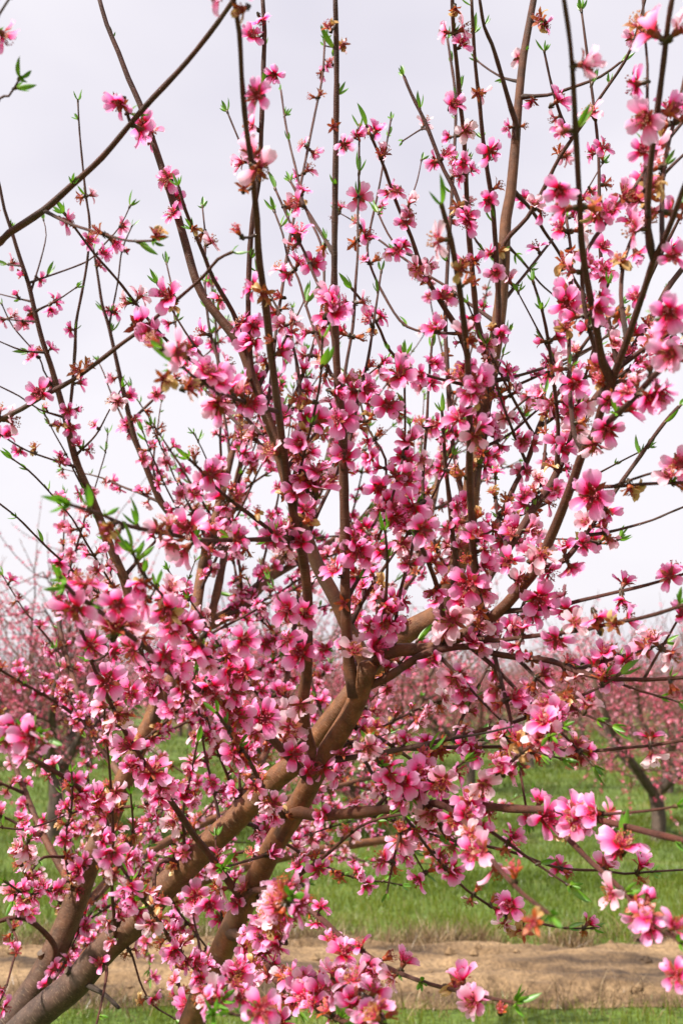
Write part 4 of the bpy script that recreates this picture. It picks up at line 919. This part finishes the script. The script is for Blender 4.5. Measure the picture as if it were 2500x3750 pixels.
# --- what grows on the wood: (kind, variant, origin, rotation, scale, tint)
ITEMS = []
def put(kind, p, rot, s, tint=None):
    ITEMS.append((kind, random.randrange(len(TEMPL[kind])), np.asarray(p), rot, s, random.random() if tint is None else tint))
TOCAM = lambda p: norm(CAM - p)
for nm, b in BR.items():
    if b.fd <= 0: continue
    Lt = b.len[-1]; ok = np.where(b.r < .0085)[0]
    if len(ok) == 0: continue
    s = b.len[ok[0]] + .03; az = random.uniform(0, 6.28)
    gap = 1.0 / b.fd * 1.22
    while s < Lt - .004:
        k = min(np.searchsorted(b.len, s), len(b.P) - 1); t = s / Lt; p = b.P[k]; tg = norm(b.P[k] - b.P[k - 1]); r = b.r[k]
        hi = np.clip((p[2] - 2.0) / .55, 0, 1)                       # high in the crown the flowers give way to leaves
        az += 2.4 + random.gauss(0, .5)
        fr = frame(tg, az); rad = fr[:, 0]
        leafy = max(np.clip((t - .62) / .38, 0, 1) * .75, .32 * hi)
        def place(kind, dirv, sc, tint=None):
            put(kind, p + norm(dirv) * r * .6, frame(dirv, random.uniform(0, 6.28)), sc, tint)
        if random.random() < leafy:
            place('tuft', rad * .6 + tg * .8 + np.array([0, 0, .35]), random.uniform(.7, 1.15))
        else:
            for q in range(1 if random.random() < .62 - .2 * (1 - hi) else 2):
                dv = (rad if q == 0 else frame(tg, az + 2.6 + random.gauss(0, .4))[:, 0]) + tg * .3 + np.random.default_rng(len(ITEMS)).normal(0, .25, 3) + TOCAM(p) * .08
                u = random.random()
                kind = 'flower' if u < .52 - .14 * hi else 'ragged' if u < .68 else 'spent' if u < .83 + .03 * hi else 'wither' if u < .92 else 'cup' if u < .965 else 'bud'
                place(kind, dv, random.uniform(.92, 1.26))
            if random.random() < .22: place('tuft', -rad * .6 + tg * .8 + np.array([0, 0, .3]), random.uniform(.5, .9))
        s += gap * random.uniform(.5, 1.5) * (1 + .38 * np.clip((p[2] - 1.75) / .45, 0, 1))
    if Lt > .1 and b.r[-1] < .004: put('tuft', b.P[-1], frame(norm(b.P[-1] - b.P[-3]), random.uniform(0, 6)), random.uniform(.8, 1.15))

# the large blossoms that face the camera, traced one by one: x, y, diameter (half tracing units), tint
HERO = '''92,905,62 590,218,64 318,748,88 345,770,60 330,285,52 275,235,56 430,1215,84 262,1440,98 450,1480,84 540,1645,92 625,1550,70 560,1545,70 950,1165,96
915,860,86 890,930,56 935,1010,78 780,960,88 765,715,74 1075,1340,92 1360,1135,88 1235,1375,76 1245,1275,66,.95 1095,880,76 1490,910,78 1535,715,80 770,1775,76 740,1760,62 665,1672,88,.95
690,1500,72 960,1785,74 925,1795,66 225,1835,66 190,1825,62 350,1770,74 295,1715,72 245,1565,72 605,1650,70 70,1690,76 35,1672,66 1250,1880,78 1325,1885,76 1430,1940,84 1085,1730,66
1245,1690,72,.98 790,2190,60 840,2222,66 812,2300,76 610,2125,84 640,2150,66 500,2290,64 540,2245,62 430,2310,64 600,2318,76 735,2280,62 1085,2300,68 725,1115,84 820,1265,66 770,1310,60
860,1490,74 812,1495,66,.97 1040,1425,80,.9 1015,1445,60,.9 1405,480,50 1285,435,66 1375,490,60 1125,348,54 480,860,60 500,930,72 580,785,66 1300,695,66 1395,985,62 690,1245,56 480,1580,66
520,1560,60 740,1870,50 1040,1880,60 1075,1850,62 985,1900,58 1000,1880,56 1110,1800,64,.95 1085,1960,60 920,1820,56 640,1640,58,.9 390,1630,60 330,1380,72 270,1390,66 400,1440,64 660,1400,66 700,1410,58
730,1080,70 540,1730,54 930,1100,66 970,1215,62 1095,1230,60 1170,1290,58 1190,1330,56,.9 1000,1360,54 1225,1290,52,.95 1060,1380,56 1100,1440,56,.92 1370,1420,60 1320,1430,52,.95 1400,920,50
450,2060,58 480,2080,50 570,2180,56 690,2250,54 760,2160,50 555,2290,50 640,2350,66 840,2330,56 1240,1690,60,.95 1150,1770,50 1330,1900,52 1465,2110,56 1490,2130,62 1550,2240,62 1170,2080,58
60,1730,56 100,1705,54 20,1700,54 255,1960,60 240,1930,50 180,2000,44 380,1800,52 420,1830,54 300,1760,46 350,1840,44 870,1120,56 905,1190,54 770,900,52 850,1050,46 700,960,46
1275,1130,46 1160,1180,50 1200,1140,46 1340,1250,44 1545,590,60 1460,580,56 1390,630,50 1475,345,54 1535,250,62 1280,230,52 1290,300,40 580,80,44 600,45,40 630,170,40 385,410,50 395,490,44
1060,100,42 1040,240,48 1075,510,50 1120,460,40 1055,960,62 1080,900,54 1320,880,56 1200,1010,40 1530,800,56 1440,900,48 700,1170,44 790,330,34 820,310,38 930,510,42 560,1470,60 520,1500,58
640,1590,56 690,1620,54,.9 590,1690,52 420,1580,60 380,1500,50 350,1590,52 210,1480,56 260,1500,52 300,1590,52 610,1480,52 660,1470,50 745,1490,46 905,1440,50 880,1390,44 850,1440,46
250,1215,80,w 395,700,46,w 375,870,64,w 435,890,66,w 655,1140,44,w 545,530,56,s 560,430,50,s 1295,600,64,w 1310,580,50,w 640,680,50,s 1240,45,62,w 555,20,54,w 755,60,40,w 445,525,36,w 360,540,36,w 1225,2120,78,w 1200,2140,60,w 1060,620,56,w 1080,600,50,s 330,1340,44,w 330,1465,50,s 290,1640,50,w 285,1790,54,w 690,1100,60,w 1150,2320,46,s 1250,950,40,w 1300,750,52,w 290,1430,40,s 430,1430,46,s 620,780,46,s 655,800,46,w 760,140,30,s 790,100,32,w 765,290,34,s 1045,20,34,w 1370,1440,46,w 1240,1700,40,s 1180,2090,46,w 270,1860,36,w 700,990,40,w'''
PX = np.vstack([b.px for b in BR.values()]); P3 = np.vstack([b.P for b in BR.values()]); PR = np.concatenate([b.r for b in BR.values()])
nsp = 0
for tok in HERO.split():
    q = tok.split(','); hk = {'w': 'wither', 's': 'spent'}.get(q[-1]); q = [float(v) for v in (q[:-1] if hk else q)]; hx, hy, dia = q[0] * 2, q[1] * 2, q[2] * 2
    dep = F * .032 / dia
    cost = np.hypot(PX[:, 0] - hx, PX[:, 1] - hy) / dia + 1.6 * np.abs(np.log(PX[:, 2] / dep)) + (PR > .012) * .35
    k = int(np.argmin(cost)); d = PX[k][2]
    d_f = max(.6, min(d - PR[k] - .012, d * 1.0)); c = unproj(hx, hy, d_f)
    sc = np.clip(dia * d_f / F / .032, .85, 1.6)
    fz = norm(TOCAM(c) + np.random.default_rng(int(hx * 7 + hy)).normal(0, .48, 3) + np.array([0, 0, .08]))
    base = c - fz * .0115 * sc; p0 = P3[k]
    dist = np.linalg.norm(base - p0)
    if dist > .004:
        mid = (p0 + base) / 2 + np.array([0, 0, -.12 * dist]); A = smooth_path(np.array([p0, mid, base + fz * .001]), .008)
        g = Geo(); add_tube(g, A - TL, np.linspace(min(PR[k] * .8, .0024), .0016, len(A)), 6, bump=.06, seed=k); link('spur', g.mesh('spur', ['bark']), tree); nsp += 1
        for z in (.45, .75):
            if dist > .03:
                pp = A[int(len(A) * z)]; dv = norm(RNG.normal(0, 1, 3) + TOCAM(pp) * .6); put(random.choice(['flower', 'ragged', 'spent', 'tuft']), pp, frame(dv, 1), random.uniform(.8, 1.05))
    rs_t = random.random() * .62
    put(hk if hk else 'cup' if dia < 70 and random.random() < .08 else 'flower', base, frame(fz, random.uniform(0, 6.28)), sc, q[3] if len(q) > 3 else rs_t)

# --- the largest of each kind become parts of their own, the rest one part
MESH = {k: g.mesh(k, g.mats) for k, g in PIECE.items()}
PV = {k: (np.concatenate(g.v), np.concatenate(g.uv), [(np.concatenate([l for l in g.loops])), np.concatenate(g.tot), np.concatenate(g.mi)], g.mats) for k, g in PIECE.items()}
def showing(it):
    x, y, d = proj(it[2]); s = it[4] / d
    return s if (d > .2 and -40 < x < GW + 40 and -40 < y < GH + 40) else -1
by = {}
for it in ITEMS: by.setdefault(PNAME[it[0]], []).append(it)
LIMIT = {'flower': 300, 'spent_flower': 160, 'flower_bud': 60, 'leaf_tuft': 220}
RESTNAME = {'flower': 'small_flowers', 'spent_flower': 'small_spent_flowers', 'flower_bud': 'small_buds', 'leaf_tuft': 'small_leaves'}
def to_mw(m): return Matrix([list(map(float, r)) for r in m])
for pname, its in by.items():
    its.sort(key=showing, reverse=True)
    for it in its[:LIMIT[pname]]:
        if showing(it) < 0: continue
        kind, var, p, rot, s, tint = it
        root, ch = TEMPL[kind][var]
        o = link(pname, MESH[root], tree); o.matrix_local = to_mw(T4(rot, p - TL, s)); o.color = (tint, 0, 0, 1)
        for cn, pc, m in ch:
            c = link(cn, MESH[pc], o); c.matrix_local = to_mw(m); c.color = (tint, 0, 0, 1)
    rest = [it for it in its[LIMIT[pname]:] if showing(it) > 0 or random.random() < .6]
    mats, g = [], Geo()
    for kind, var, p, rot, s, tint in rest:
        root, ch = TEMPL[kind][var]; A = T4(rot, p - TL, s); far = showing((kind, var, p, rot, s, tint)) < .30
        for pc, m in [(root, np.eye(4))] + [(pc, m) for cn, pc, m in ch if not (far and cn == 'stamens' and kind == 'bud')]:
            V, U, (lp, tt_, mi), pm = PV[pc]; X = A @ m
            V2 = V @ X[:3, :3].T + X[:3, 3]; U2 = U.copy(); U2[:, 2] = tint
            idx = []
            for q in pm:
                if q not in mats: mats.append(q)
                idx.append(mats.index(q))
            g.v.append(V2); g.uv.append(U2); g.loops.append(lp + g.nv); g.tot.append(tt_); g.mi.append(np.array(idx)[mi]); g.nv += len(V2)
    if g.v: link(RESTNAME[pname], g.mesh(RESTNAME[pname], mats), tree, kind='stuff')
print('ITEMS', {k: len(v) for k, v in by.items()}, 'branches', len(BR), 'spurs', nsp, 'tris', sum(len(m.polygons) for m in bpy.data.meshes))
